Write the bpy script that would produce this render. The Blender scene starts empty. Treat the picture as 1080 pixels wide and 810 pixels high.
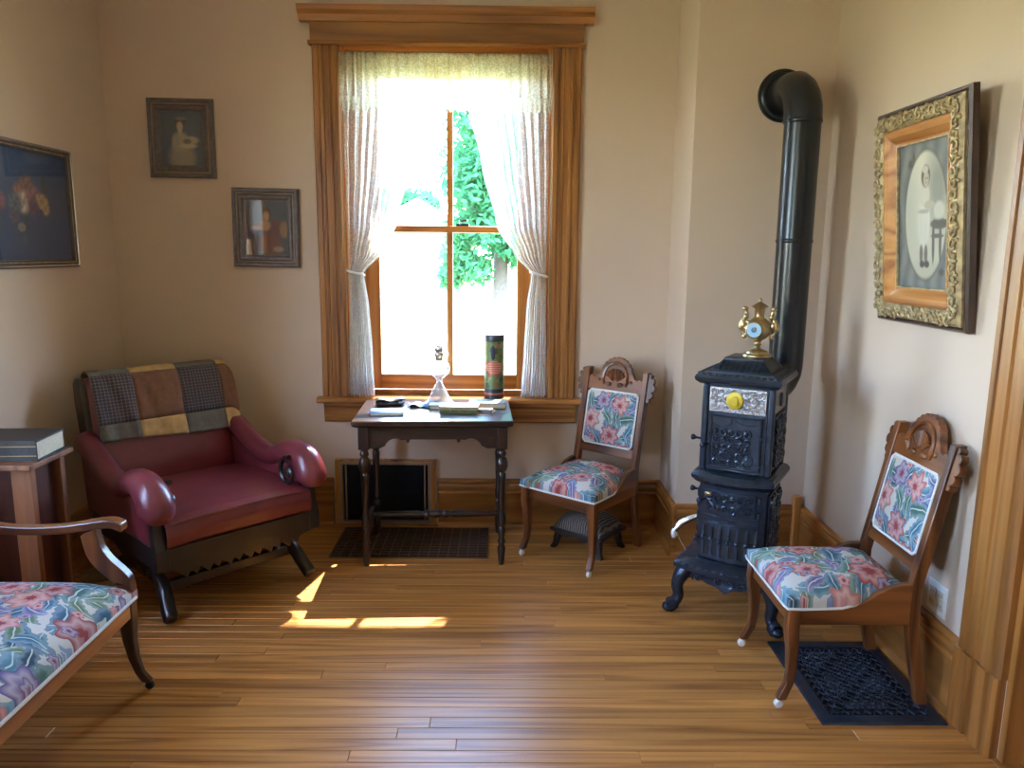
import bpy, bmesh, math, random
from mathutils import Vector, Matrix
random.seed(7)
PI = math.pi
scene = bpy.context.scene
COL = scene.collection

# ------------------------------------------------------------------ camera
H, F = 1.55, 800.0
PITCH, YAW, ROLL = math.radians(9.9), math.radians(0.6), math.radians(0.55)
_f = Vector((math.sin(YAW)*math.cos(PITCH), math.cos(YAW)*math.cos(PITCH), -math.sin(PITCH)))
_r = Vector((math.cos(YAW), -math.sin(YAW), 0))
_u = _r.cross(_f)
R_ = _r*math.cos(ROLL) + _u*math.sin(ROLL)
U_ = -_r*math.sin(ROLL) + _u*math.cos(ROLL)
cam_d = bpy.data.cameras.new('camera'); cam = bpy.data.objects.new('camera', cam_d); COL.objects.link(cam)
mw = Matrix((R_, U_, -_f)).transposed().to_4x4(); mw.translation = (0, 0, H)
cam.matrix_world = mw
cam_d.sensor_fit = 'HORIZONTAL'; cam_d.sensor_width = 36; cam_d.lens = F/1080*36
cam_d.clip_start = 0.05; cam_d.clip_end = 400
scene.camera = cam
def ray(px, py): return _f + R_*((px-540)/F) - U_*((py-405)/F)
def onz(px, py, h): d = ray(px, py); return Vector((0, 0, H)) + d*((h-H)/d.z)
def ony(px, py, Y): d = ray(px, py); return Vector((0, 0, H)) + d*(Y/d.y)
def onx(px, py, X): d = ray(px, py); return Vector((0, 0, H)) + d*(X/d.x)

# ------------------------------------------------------------------ world, sun, daylight portals, exposure
vs = scene.view_settings
vs.view_transform = 'Standard'; vs.look = 'None'; vs.exposure = 1.45; vs.gamma = 1; vs.use_curve_mapping = False
SKY, SUN = 3.4, 13.0
world = bpy.data.worlds.new('sky'); scene.world = world; world.use_nodes = True
wn = world.node_tree; bg = wn.nodes['Background']
sky = wn.nodes.new('ShaderNodeTexSky'); sky.sky_type = 'NISHITA'; sky.sun_disc = False
sky.sun_elevation = math.radians(53); sky.sun_rotation = math.radians(170); sky.air_density = 1.0; sky.dust_density = 1.0; sky.ozone_density = 2.5
wn.links.new(sky.outputs[0], bg.inputs[0]); bg.inputs[1].default_value = SKY
sd = bpy.data.lights.new('sun', 'SUN'); so = bpy.data.objects.new('sun', sd); COL.objects.link(so)
sd.energy = SUN; sd.angle = math.radians(0.55); sd.color = (1.0, 0.93, 0.82)
so.rotation_euler = Vector((0.12, 0.514, 0.747)).to_track_quat('Z', 'Y').to_euler()
so.location = (1, 8, 9)
def portal(name, loc, w, h, direction):
    l = bpy.data.lights.new(name, 'AREA'); l.shape = 'RECTANGLE'; l.size = w; l.size_y = h; l.cycles.is_portal = True
    o = bpy.data.objects.new(name, l); COL.objects.link(o); o.location = loc
    o.rotation_euler = Vector(direction).to_track_quat('-Z', 'Z').to_euler(); return o
portal('daylight_portal', (-0.31, 4.44, 1.66), 1.1, 1.85, (0, -1, 0))
portal('daylight_portal', (-2.36, 2.0, 1.67), 0.8, 1.85, (1, 0, 0))
portal('daylight_portal', (-2.36, -0.6, 1.67), 0.9, 1.85, (1, 0, 0))
try: scene.cycles.max_bounces = 10; scene.cycles.diffuse_bounces = 6; scene.cycles.transparent_max_bounces = 24; scene.cycles.caustics_reflective = False; scene.cycles.caustics_refractive = False
except Exception: pass

# ------------------------------------------------------------------ mesh builder
class MB:
    def __init__(s): s.v = []; s.f = []; s.uv = {}
    def add(s, vs_, fs, m=None):
        o = len(s.v)
        s.v += [tuple(m @ Vector(p)) if m is not None else tuple(p) for p in vs_]
        s.f += [tuple(i+o for i in f) for f in fs]; return s
    def bx(s, x0, x1, y0, y1, z0, z1, m=None):
        return s.add([(x0,y0,z0),(x1,y0,z0),(x1,y1,z0),(x0,y1,z0),(x0,y0,z1),(x1,y0,z1),(x1,y1,z1),(x0,y1,z1)],
                     [(3,2,1,0),(4,5,6,7),(0,1,5,4),(1,2,6,5),(2,3,7,6),(3,0,4,7)], m)
    def box(s, c, d, m=None):
        return s.bx(c[0]-d[0]/2, c[0]+d[0]/2, c[1]-d[1]/2, c[1]+d[1]/2, c[2]-d[2]/2, c[2]+d[2]/2, m)
    def lathe(s, prof, n=20, c=(0,0,0), m=None):
        vs_, fs = [], []
        for r, z in prof:
            for i in range(n):
                a = 2*PI*i/n; vs_.append((c[0]+r*math.cos(a), c[1]+r*math.sin(a), c[2]+z))
        k = len(prof)
        for j in range(k-1):
            for i in range(n):
                fs.append((j*n+i, j*n+(i+1)%n, (j+1)*n+(i+1)%n, (j+1)*n+i))
        fs.append(tuple(reversed(range(n)))); fs.append(tuple(range((k-1)*n, k*n)))
        return s.add(vs_, fs, m)
    def loft(s, secs, cap=True, m=None, loop=False):
        n = len(secs[0]); vs_ = [p for q in secs for p in q]; fs = []
        k = len(secs)
        for j in range(k if loop else k-1):
            b = (j+1) % k
            for i in range(n):
                fs.append((j*n+i, j*n+(i+1)%n, b*n+(i+1)%n, b*n+i))
        if cap and not loop: fs.append(tuple(reversed(range(n)))); fs.append(tuple(range((k-1)*n, k*n)))
        return s.add(vs_, fs, m)
    def tube(s, pts, r, n=8, m=None, loop=False, flat=1.0):
        pts = [Vector(p) for p in pts]; k = len(pts)
        rs = r if isinstance(r, (list, tuple)) else [r]*k
        secs = []; N = None
        for i in range(k):
            a = pts[(i-1) % k] if (loop or i > 0) else pts[i]
            b = pts[(i+1) % k] if (loop or i < k-1) else pts[i]
            t = (b-a)
            t = t.normalized() if t.length > 1e-9 else Vector((0,0,1))
            if N is None:
                N = t.orthogonal().normalized()
            N = (N - t*N.dot(t))
            N = N.normalized() if N.length > 1e-6 else t.orthogonal().normalized()
            B = t.cross(N)
            secs.append([tuple(pts[i] + N*(rs[i]*math.cos(2*PI*j/n)) + B*(rs[i]*flat*math.sin(2*PI*j/n))) for j in range(n)])
        return s.loft(secs, True, m, loop)
    def prism(s, out, d0, d1, ax='y', m=None):
        n = len(out)
        if ax == 'y': f = lambda a, b, d: (a, d, b)
        elif ax == 'x': f = lambda a, b, d: (d, a, b)
        else: f = lambda a, b, d: (a, b, d)
        vs_ = [f(a, b, d0) for a, b in out] + [f(a, b, d1) for a, b in out]
        fs = [tuple(range(n)), tuple(reversed(range(n, 2*n)))] + [(i, i+n, (i+1)%n+n, (i+1)%n) for i in range(n)]
        return s.add(vs_, fs, m)
    def rect(s, w, h, prof, m=None):
        # mitred moulding round a w x h rectangle in the xz plane; prof = (inset, depth towards -y)
        secs = []
        for ins, d in prof:
            a, b = w/2-ins, h/2-ins
            secs.append([(-a,-d,-b),(a,-d,-b),(a,-d,b),(-a,-d,b)])
        return s.loft(secs, False, m, loop=True)
    def ball(s, c, r, n=12, k=8, m=None):
        if not isinstance(r, (tuple, list)): r = (r, r, r)
        secs = []
        for j in range(k+1):
            a = -PI/2 + PI*min(max(j/k, 0.02), 0.98)
            secs.append([(c[0]+r[0]*math.cos(a)*math.cos(2*PI*i/n), c[1]+r[1]*math.cos(a)*math.sin(2*PI*i/n), c[2]+r[2]*math.sin(a)) for i in range(n)])
        return s.loft(secs, True, m)
    def grid(s, fn, nu, nv, m=None, uv=None):
        vs_ = []; o = len(s.v)
        for j in range(nv+1):
            for i in range(nu+1):
                vs_.append(fn(i/nu, j/nv))
                if uv: s.uv[o+j*(nu+1)+i] = uv(i/nu, j/nv)
        fs = [(j*(nu+1)+i, j*(nu+1)+i+1, (j+1)*(nu+1)+i+1, (j+1)*(nu+1)+i) for j in range(nv) for i in range(nu)]
        return s.add(vs_, fs, m)
    def mesh(s, name, mat, smooth=35, fix=True):
        me = bpy.data.meshes.new(name); me.from_pydata(s.v, [], s.f); me.validate()
        if fix:
            b = bmesh.new(); b.from_mesh(me); bmesh.ops.recalc_face_normals(b, faces=b.faces); b.to_mesh(me); b.free()
        if s.uv:
            l = me.uv_layers.new(name='uv')
            for lp in me.loops: l.data[lp.index].uv = s.uv.get(lp.vertex_index, (0, 0))
        if mat: me.materials.append(mat)
        if smooth:
            me.polygons.foreach_set('use_smooth', [True]*len(me.polygons))
            try: me.set_sharp_from_angle(angle=math.radians(smooth))
            except Exception: pass
        me.update(); return me
    def build(s, name, mat, parent=None, smooth=35, bev=0, solid=0, fix=True):
        o = bpy.data.objects.new(name, s.mesh(name, mat, smooth, fix)); COL.objects.link(o)
        if parent is not None: o.parent = parent
        if bev:
            b = o.modifiers.new('bevel', 'BEVEL'); b.width = bev; b.segments = 2; b.limit_method = 'ANGLE'; b.angle_limit = math.radians(40)
        if solid:
            b = o.modifiers.new('thick', 'SOLIDIFY'); b.thickness = solid; b.offset = 0
        return o
def empty(name, loc=(0,0,0), rz=0, parent=None):
    o = bpy.data.objects.new(name, None); COL.objects.link(o); o.location = loc; o.rotation_euler = (0, 0, rz)
    o.empty_display_size = 0.1
    if parent is not None: o.parent = parent
    return o
def tag(o, label, cat, group=None):
    o['label'] = label; o['category'] = cat
    if group: o['group'] = group
    return o
def struct(o): o['kind'] = 'structure'; return o
def copy_tree(o, parent=None):
    c = o.copy(); COL.objects.link(c); c.parent = parent
    for ch in list(o.children): copy_tree(ch, c)
    return c
def Rz(a): return Matrix.Rotation(a, 4, 'Z')
def Rx(a): return Matrix.Rotation(a, 4, 'X')
def Ry(a): return Matrix.Rotation(a, 4, 'Y')
def T(*p): return Matrix.Translation(p)
def smoothpath(pts, n=6):
    pts = [Vector(p) for p in pts]; out = []
    for i in range(len(pts)-1):
        p0 = pts[max(i-1, 0)]; p1 = pts[i]; p2 = pts[i+1]; p3 = pts[min(i+2, len(pts)-1)]
        for k in range(n):
            t = k/n
            out.append(0.5*((2*p1) + (p2-p0)*t + (2*p0-5*p1+4*p2-p3)*t*t + (3*p1-p0-3*p2+p3)*t**3))
    out.append(pts[-1]); return out
def arc(cx, cy, r, a0, a1, n): return [(cx+r*math.cos(math.radians(a0+(a1-a0)*i/n)), cy+r*math.sin(math.radians(a0+(a1-a0)*i/n))) for i in range(n+1)]
def sqsec(c, sx, sy): return [(c[0]-sx/2, c[1]-sy/2, c[2]), (c[0]+sx/2, c[1]-sy/2, c[2]), (c[0]+sx/2, c[1]+sy/2, c[2]), (c[0]-sx/2, c[1]+sy/2, c[2])]
def lin(h):  # sRGB hex / tuple 0..255 to linear
    return tuple(((c/255)/12.92 if c/255 <= 0.04045 else ((c/255+0.055)/1.055)**2.4) for c in h)

# ------------------------------------------------------------------ materials
class NT:
    def __init__(s, name):
        s.m = bpy.data.materials.new(name); s.m.use_nodes = True; s.t = s.m.node_tree
        s.b = s.t.nodes['Principled BSDF']; s.out = s.t.nodes['Material Output']
    def n(s, typ, ins=None, **kw):
        nd = s.t.nodes.new(typ)
        for k, v in kw.items(): setattr(nd, k, v)
        for k, v in (ins or {}).items():
            sk = nd.inputs[k]
            if isinstance(v, bpy.types.NodeSocket): s.t.links.new(v, sk)
            else:
                if sk.type == 'RGBA' and len(v) == 3: v = (*v, 1)
                sk.default_value = v
        return nd
    def link(s, a, b): s.t.links.new(a, b)
    def set(s, **kw):
        for k, v in kw.items():
            k = k.replace('_', ' ')
            sk = s.b.inputs[k]
            if isinstance(v, bpy.types.NodeSocket): s.link(v, sk)
            else:
                if sk.type == 'RGBA' and len(v) == 3: v = (*v, 1)
                sk.default_value = v
        return s
    def math(s, op, a, b=0.0, c=0.0):
        nd = s.n('ShaderNodeMath', {0: a, 1: b, 2: c}, operation=op); return nd.outputs[0]
    def mix(s, fac, a, b, mode='MIX'):
        nd = s.t.nodes.new('ShaderNodeMix'); nd.data_type = 'RGBA'; nd.blend_type = mode
        for sk, v in ((nd.inputs[0], fac), (nd.inputs[6], a), (nd.inputs[7], b)):
            if isinstance(v, bpy.types.NodeSocket): s.link(v, sk)
            elif sk.type == 'RGBA': sk.default_value = (*v[:3], 1)
            else: sk.default_value = v
        return nd.outputs[2]
    def ramp(s, fac, stops, interp='LINEAR'):
        nd = s.t.nodes.new('ShaderNodeValToRGB'); nd.color_ramp.interpolation = interp
        e = nd.color_ramp.elements
        while len(e) < len(stops): e.new(0.5)
        for q, (p, c) in zip(e, stops): q.position = p; q.color = (*c[:3], 1)
        s.link(fac, nd.inputs[0]); return nd.outputs[0]
    def coord(s, kind='Object', scale=(1,1,1), rnd=0):
        v = s.n('ShaderNodeTexCoord').outputs[kind]
        if rnd:
            oi = s.n('ShaderNodeObjectInfo').outputs['Random']
            k = s.math('MULTIPLY', oi, rnd)
            cb = s.n('ShaderNodeCombineXYZ', {0: k, 1: k, 2: k}).outputs[0]
            v = s.n('ShaderNodeVectorMath', {0: v, 1: cb}, operation='ADD').outputs[0]
        return s.n('ShaderNodeMapping', {'Vector': v, 'Scale': scale}).outputs[0]
    def bump(s, h, strength=0.2, dist=0.01):
        s.link(s.n('ShaderNodeBump', {'Height': h, 'Strength': strength, 'Distance': dist}).outputs[0], s.b.inputs['Normal']); return s
def noise(t, vec, scale, detail=3, rough=0.55, dist=0.0):
    return t.n('ShaderNodeTexNoise', {'Vector': vec, 'Scale': scale, 'Detail': detail, 'Roughness': rough, 'Distortion': dist}).outputs[0]
def plain(name, col, rough=0.5, metal=0.0, var=0.12, nscale=12, bump=0.0, spec=0.5, coat=0.0):
    t = NT(name); c = t.coord()
    n = noise(t, c, nscale, 4)
    col2 = tuple(max(0, x*(1-var)) for x in col); col3 = tuple(min(1, x*(1+var)) for x in col)
    t.set(Base_Color=t.ramp(n, [(0.3, col2), (0.7, col3)]), Roughness=rough, Metallic=metal)
    t.b.inputs['Specular IOR Level'].default_value = spec
    if coat: t.set(Coat_Weight=coat, Coat_Roughness=0.15)
    if bump: t.bump(noise(t, c, nscale*6, 3), bump, 0.004)
    return t.m
def wood(name, dark, light, axis='x', rough=0.4, rnd=3.0, freq=7, fine=60, coat=0.0, spec=0.5, stretch=0.06, bscale=5.0):
    t = NT(name); s3 = [1, 1, 1]; s3['xyz'.index(axis)] = stretch
    c = t.coord(scale=tuple(s3), rnd=rnd)
    n = noise(t, c, bscale, 2, 0.5, 0.3)
    lines = t.math('PINGPONG', t.math('MULTIPLY', n, freq), 0.5)
    g = noise(t, c, fine, 4, 0.6)
    k = t.math('ADD', t.math('MULTIPLY', lines, 1.1), t.math('MULTIPLY', g, 0.45))
    mid = tuple((a+b)/2 for a, b in zip(dark, light))
    col = t.ramp(k, [(0.2, dark), (0.45, mid), (0.8, light)])
    if rnd:
        oi = t.n('ShaderNodeObjectInfo').outputs['Random']
        v = t.math('ADD', t.math('MULTIPLY', oi, 0.3), 0.85)
        col = t.n('ShaderNodeHueSaturation', {'Color': col, 'Value': v}).outputs[0]
    t.set(Base_Color=col, Roughness=rough); t.b.inputs['Specular IOR Level'].default_value = spec
    if coat: t.set(Coat_Weight=coat, Coat_Roughness=0.12)
    t.bump(k, 0.12, 0.002); return t.m
def floral(name, k=7.0, plane='xy', sheen=True):
    t = NT(name)
    oc = t.n('ShaderNodeTexCoord').outputs['Object']
    sp = t.n('ShaderNodeSeparateXYZ', {0: oc}).outputs
    a, b = sp['xyz'.index(plane[0])], sp['xyz'.index(plane[1])]
    co = t.n('ShaderNodeCombineXYZ', {0: t.math('MULTIPLY', a, k), 1: t.math('MULTIPLY', b, k), 2: 0.0}).outputs[0]
    wob = t.n('ShaderNodeTexNoise', {'Vector': co, 'Scale': 2.2, 'Detail': 2.0}).outputs[1]
    wob = t.n('ShaderNodeVectorMath', {0: wob, 1: (0.5, 0.5, 0.5)}, operation='SUBTRACT').outputs[0]
    wob = t.n('ShaderNodeVectorMath', {0: wob, 'Scale': 0.22}, operation='SCALE').outputs[0]
    co = t.n('ShaderNodeVectorMath', {0: co, 1: wob}, operation='ADD').outputs[0]
    def cells(mult, off):
        c2 = t.n('ShaderNodeMapping', {'Vector': co, 'Scale': (mult, mult, 1), 'Location': (off, off*0.7, 0)}).outputs[0]
        v = t.n('ShaderNodeTexVoronoi', {'Vector': c2, 'Scale': 1.0, 'Randomness': 0.75}, voronoi_dimensions='2D')
        d = t.n('ShaderNodeVectorMath', {0: c2, 1: v.outputs['Position']}, operation='SUBTRACT').outputs[0]
        q = t.n('ShaderNodeSeparateXYZ', {0: d}).outputs
        rc = t.n('ShaderNodeSeparateColor', {0: v.outputs['Color']}).outputs
        return q[0], q[1], rc[0], rc[1], rc[2]
    def leaf(col, mult, off, la, lb, pal):
        x, y, r1, r2, r3 = cells(mult, off)
        an = t.math('MULTIPLY', r1, 6.283)
        cs, sn = t.math('COSINE', an), t.math('SINE', an)
        u = t.math('ADD', t.math('MULTIPLY', x, cs), t.math('MULTIPLY', y, sn))
        w = t.math('SUBTRACT', t.math('MULTIPLY', y, cs), t.math('MULTIPLY', x, sn))
        w = t.math('ADD', w, t.math('MULTIPLY', t.math('MULTIPLY', u, u), 0.55))
        lobe = t.math('ADD', lb, t.math('MULTIPLY', t.math('SINE', t.math('MULTIPLY', u, 26.0)), 0.028))
        e = t.math('ADD', t.math('POWER', t.math('ABSOLUTE', t.math('DIVIDE', u, la)), 2.0), t.math('POWER', t.math('ABSOLUTE', t.math('DIVIDE', w, lobe)), 2.0))
        mask = t.math('LESS_THAN', e, 1.0)
        vein = t.math('MULTIPLY', t.math('ABSOLUTE', w), 6.0)
        base = t.ramp(r2, [(i/len(pal), p) for i, p in enumerate(pal)], 'CONSTANT')
        base = t.mix(t.math('MINIMUM', vein, 0.7), base, tuple(0.4 + 0.2*i for i in range(3)), 'MIX') if False else t.mix(t.math('MINIMUM', t.math('POWER', e, 2.0), 0.28), t.mix(t.math('LESS_THAN', vein, 0.12), base, (0.5, 0.56, 0.5)), (0.5, 0.62, 0.66))
        return t.mix(mask, col, base)
    cream = (0.56, 0.54, 0.5)
    col = t.mix(0.0, cream, cream)
    teal = [lin((78,124,140)), lin((60,96,120)), lin((96,128,112)), lin((70,104,96)), lin((104,128,168))]
    col = leaf(col, 2.3, 6.4, 0.6, 0.27, [lin((70,112,124)), lin((104,124,96)), lin((92,96,140)), lin((52,84,96))])
    col = leaf(col, 1.5, 3.1, 0.66, 0.25, teal)
    col = leaf(col, 1.9, 9.7, 0.6, 0.22, [lin((64,110,134)), lin((98,118,88)), lin((50,76,92)), lin((110,100,146)), lin((72,108,98))])
    def flower(col, mult, off, R, pal, petals):
        x, y, r1, r2, r3 = cells(mult, off)
        r = t.math('SQRT', t.math('ADD', t.math('MULTIPLY', x, x), t.math('MULTIPLY', y, y)))
        th = t.math('ARCTAN2', y, x)
        pe = t.math('COSINE', t.math('ADD', t.math('MULTIPLY', th, petals), t.math('MULTIPLY', r1, 6.0)))
        lim = t.math('MULTIPLY', t.math('ADD', 0.85, t.math('MULTIPLY', pe, 0.15)), t.math('ADD', R, t.math('MULTIPLY', r3, 0.12)))
        mask = t.math('LESS_THAN', r, lim)
        q = t.math('DIVIDE', r, lim)
        base = t.ramp(r2, [(i/len(pal), p) for i, p in enumerate(pal)], 'CONSTANT')
        light = t.mix(0.4, base, (0.85, 0.74, 0.7))
        c = t.mix(t.math('PINGPONG', t.math('MULTIPLY', t.math('POWER', q, 1.6), 2.2), 1.0), base, light)
        c = t.mix(t.math('LESS_THAN', q, 0.26), c, lin((150, 70, 70)))
        return t.mix(mask, col, c)
    col = flower(col, 1.15, 0.0, 0.33, [lin((150,78,82)), lin((176,100,98)), lin((100,88,136)), lin((158,70,66)), lin((182,118,112))], 7.0)
    col = flower(col, 1.6, 5.3, 0.13, [lin((160,86,84)), lin((182,112,110)), lin((112,100,140))], 5.0)
    weave = noise(t, t.coord(), 420, 2)
    t.set(Base_Color=col, Roughness=0.85); t.b.inputs['Specular IOR Level'].default_value = 0.2
    t.bump(weave, 0.25, 0.002); return t.m

WALL = lin((207,187,169))
M = {}
def mk_wall():
    t = NT('wall_paint'); c = t.coord(); n = noise(t, c, 2.5, 5)
    t.set(Base_Color=t.ramp(n, [(0.3, tuple(x*0.95 for x in WALL)), (0.7, WALL)]), Roughness=0.62)
    t.b.inputs['Specular IOR Level'].default_value = 0.3
    t.bump(noise(t, c, 60, 4), 0.06, 0.003); return t.m
M['wall'] = mk_wall()
M['ceiling'] = plain('ceiling_plaster', (0.78,0.74,0.68), 0.9, var=0.03)
M['oak'] = wood('oak_trim_vertical', lin((126,78,34)), lin((176,118,58)), 'z', 0.35, rnd=2.0, coat=0.3)
M['oak_x'] = wood('oak_trim_horizontal', lin((126,78,34)), lin((176,118,58)), 'x', 0.35, rnd=2.0, coat=0.3)
M['oak_y'] = wood('oak_trim_depth', lin((126,78,34)), lin((176,118,58)), 'y', 0.35, rnd=2.0, coat=0.3)
M['sash'] = wood('sash_oak', lin((150,84,26)), lin((205,132,58)), 'z', 0.35, rnd=2.0)
M['sash_x'] = wood('sash_oak_rail', lin((150,84,26)), lin((205,132,58)), 'x', 0.35, rnd=2.0)
M['board'] = wood('floor_board_oak', lin((150,96,44)), lin((200,142,76)), 'x', 0.34, rnd=40.0, freq=5, coat=0.0, spec=0.5, bscale=14.0, stretch=0.035)
M['subfloor'] = plain('floor_gap_dark', (0.03,0.018,0.01), 0.9)
M['walnut'] = wood('chair_walnut', lin((70,36,16)), lin((134,80,40)), 'z', 0.35, rnd=1.0, coat=0.25)
M['walnut_x'] = wood('chair_walnut_rail', lin((70,36,16)), lin((134,80,40)), 'x', 0.35, rnd=1.0, coat=0.25)
M['walnut_y'] = wood('settee_walnut_rail', lin((104,58,26)), lin((172,110,58)), 'y', 0.33, rnd=1.0, coat=0.3)
M['darkwood'] = wood('table_dark_walnut', lin((24,15,13)), lin((54,34,28)), 'z', 0.3, rnd=1.0, coat=0.3)
M['darkwood_x'] = wood('table_dark_walnut_rail', lin((24,15,13)), lin((56,36,30)), 'x', 0.28, rnd=1.0, coat=0.4)
M['standwood'] = wood('stand_worn_walnut', lin((92,54,36)), lin((146,98,68)), 'z', 0.45, rnd=1.0)
M['ebony'] = plain('black_stained_wood', (0.018,0.013,0.012), 0.32, var=0.3, coat=0.2)
M['leather'] = plain('oxblood_leather', lin((112,46,54)), 0.32, var=0.18, nscale=8, bump=0.12, coat=0.15)
M['iron'] = plain('black_cast_iron', (0.04,0.055,0.085), 0.26, metal=0.6, var=0.25, nscale=20, bump=0.12)  # blue of reflected daylight is put into the black iron's colour
M['enamel'] = plain('black_enamel_pipe', (0.008,0.010,0.014), 0.27, metal=0.0, var=0.1, spec=0.5)
M['nickel'] = plain('nickel_plate', (0.42,0.42,0.44), 0.22, metal=1.0, var=0.15, nscale=60, bump=0.5)
M['steel'] = plain('bright_steel', (0.7,0.7,0.72), 0.22, metal=1.0)
M['gold'] = plain('polished_brass_medallion', (0.62,0.46,0.04), 0.35, metal=0.25)
M['brass'] = plain('aged_brass', (0.42,0.33,0.18), 0.32, metal=1.0, var=0.3, nscale=30)
M['gilt'] = plain('gilt_gesso', lin((166,146,108)), 0.42, metal=0.2, var=0.45, nscale=40)
M['white'] = plain('white_ceramic', (0.8,0.8,0.78), 0.25)
M['trimwhite'] = plain('white_gimp_braid', (0.75,0.75,0.74), 0.8, nscale=200, bump=0.3)
M['black'] = plain('matt_black_screen', (0.012,0.014,0.018), 0.6)
M['alu'] = plain('dull_metal_frame', lin((148,130,112)), 0.45, metal=0.4)
M['framewood'] = plain('dark_carved_frame', lin((104,97,98)), 0.42, var=0.25, nscale=50, metal=0.2, bump=0.15)
M['paper'] = plain('page_edges', lin((200,192,172)), 0.8, nscale=120)
M['blackcover'] = plain('black_book_cover', (0.02,0.022,0.03), 0.45, var=0.3, nscale=80, bump=0.3)
M['floral'] = floral('floral_tapestry', 5.4, 'xy')
M['floral_xz'] = floral('floral_tapestry_back', 6.0, 'xz')
def mk_glass(name, refl=0.06, tint=(1,1,1), rough=0.0):
    t = NT(name); tr = t.n('ShaderNodeBsdfTransparent', {'Color': tint}); gl = t.n('ShaderNodeBsdfGlossy', {'Roughness': rough})
    lw = t.n('ShaderNodeLayerWeight', {'Blend': 0.5}).outputs['Facing']
    lw = t.math('MULTIPLY_ADD', t.math('POWER', lw, 5.0), 0.9, 0.022)
    mx = t.n('ShaderNodeMixShader', {0: t.math('ADD', lw, refl*0.3), 1: tr.outputs[0], 2: gl.outputs[0]})
    t.link(mx.outputs[0], t.out.inputs[0]); return t.m
M['glass'] = mk_glass('window_glass')
M['picglass'] = mk_glass('picture_glass', 0.1)
def mk_pressed():
    t = NT('pressed_white_glass'); tr = t.n('ShaderNodeBsdfTransparent', {'Color': (0.95,0.97,0.98)}); df = t.n('ShaderNodeBsdfDiffuse', {'Color': (0.85,0.88,0.9)})
    gl = t.n('ShaderNodeBsdfGlossy', {'Roughness': 0.08})
    a = t.n('ShaderNodeMixShader', {0: 0.3, 1: tr.outputs[0], 2: df.outputs[0]}); f = t.n('ShaderNodeLayerWeight', {'Blend': 0.5}).outputs['Facing']
    b = t.n('ShaderNodeMixShader', {0: t.math('MULTIPLY_ADD', t.math('POWER', f, 3.0), 0.7, 0.08), 1: a.outputs[0], 2: gl.outputs[0]})
    t.link(b.outputs[0], t.out.inputs[0]); return t.m
M['pressed'] = mk_pressed()
M['lampglass'] = mk_glass('clear_lamp_glass', 0.6, (0.9,0.94,0.96), 0.03)
def mk_lace(name, dens, col):
    t = NT(name); c = t.coord()
    v = t.n('ShaderNodeTexVoronoi', {'Vector': c, 'Scale': 110.0}, feature='F1').outputs['Distance']
    n = noise(t, c, 30, 3)
    k = t.math('ADD', t.math('MULTIPLY', v, 0.5), t.math('MULTIPLY', n, 0.5))
    fac = t.ramp(k, [(0.3, (dens+0.12,)*3), (0.6, (dens-0.12,)*3)])
    df = t.n('ShaderNodeBsdfDiffuse', {'Color': col}); tl = t.n('ShaderNodeBsdfTranslucent', {'Color': col})
    cl = t.n('ShaderNodeMixShader', {0: 0.75, 1: df.outputs[0], 2: tl.outputs[0]})
    tr = t.n('ShaderNodeBsdfTransparent')
    mx = t.n('ShaderNodeMixShader', {0: fac, 1: tr.outputs[0], 2: cl.outputs[0]})
    t.link(mx.outputs[0], t.out.inputs[0]); return t.m
M['lace'] = mk_lace('ivory_lace_net', 0.5, (0.7,0.71,0.69))
M['lace3'] = mk_lace('ivory_lace_gathered', 0.74, (0.76,0.76,0.73))
M['lace2'] = mk_lace('ivory_lace_valance', 0.52, (0.66,0.63,0.52))

# ------------------------------------------------------------------ room shell
XL, XR, YB, YC, XC, YR, ZC, WT = -2.1, 1.55, 4.17, 3.75, 0.893, -1.6, 3.15, 0.25
WX0, WX1, WZ0, WZ1 = -0.862, 0.236, 0.745, 2.59      # main window opening
def wallmesh(name, boxes):
    b = MB()
    for q in boxes: b.bx(*q)
    return struct(b.build(name, M['wall'], smooth=0))
wallmesh('wall_back', [(XL-WT, WX0, YB, YB+WT, -0.4, ZC), (WX1, XR+WT, YB, YB+WT, -0.4, ZC), (WX0, WX1, YB, YB+WT, -0.4, WZ0-0.03), (WX0, WX1, YB, YB+WT, WZ1, ZC)])
LY0, LY1, LZ0, LZ1 = 1.6, 2.4, 0.75, 2.6
wallmesh('wall_left', [(XL-WT, XL, YR-WT, -1.05, -0.4, ZC), (XL-WT, XL, -0.15, LY0, -0.4, ZC), (XL-WT, XL, -1.05, -0.15, -0.4, LZ0), (XL-WT, XL, -1.05, -0.15, LZ1, ZC), (XL-WT, XL, LY1, YB, -0.4, ZC), (XL-WT, XL, LY0, LY1, -0.4, LZ0), (XL-WT, XL, LY0, LY1, LZ1, ZC)])
DY0, DY1, DZ = 1.22, 2.12, 2.15
wallmesh('wall_right', [(XR, XR+WT, DY1, YB, -0.4, ZC), (XR, XR+WT, YR-WT, DY0, -0.4, ZC), (XR, XR+WT, DY0, DY1, DZ, ZC)])
wallmesh('wall_rear', [(XL, XR, YR-WT, YR, -0.4, ZC)])
wallmesh('wall_chimney', [(XC, XR, YC, YB, -0.012, ZC)])
struct(MB().bx(XL-WT, XR+WT, YR-WT, YB+WT, ZC, ZC+0.1).build('ceiling', M['ceiling'], smooth=0))
floor = struct(MB().bx(XL, XR+WT, YR, YB, -0.06, -0.02).build('floor', M['subfloor'], smooth=0))
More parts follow.
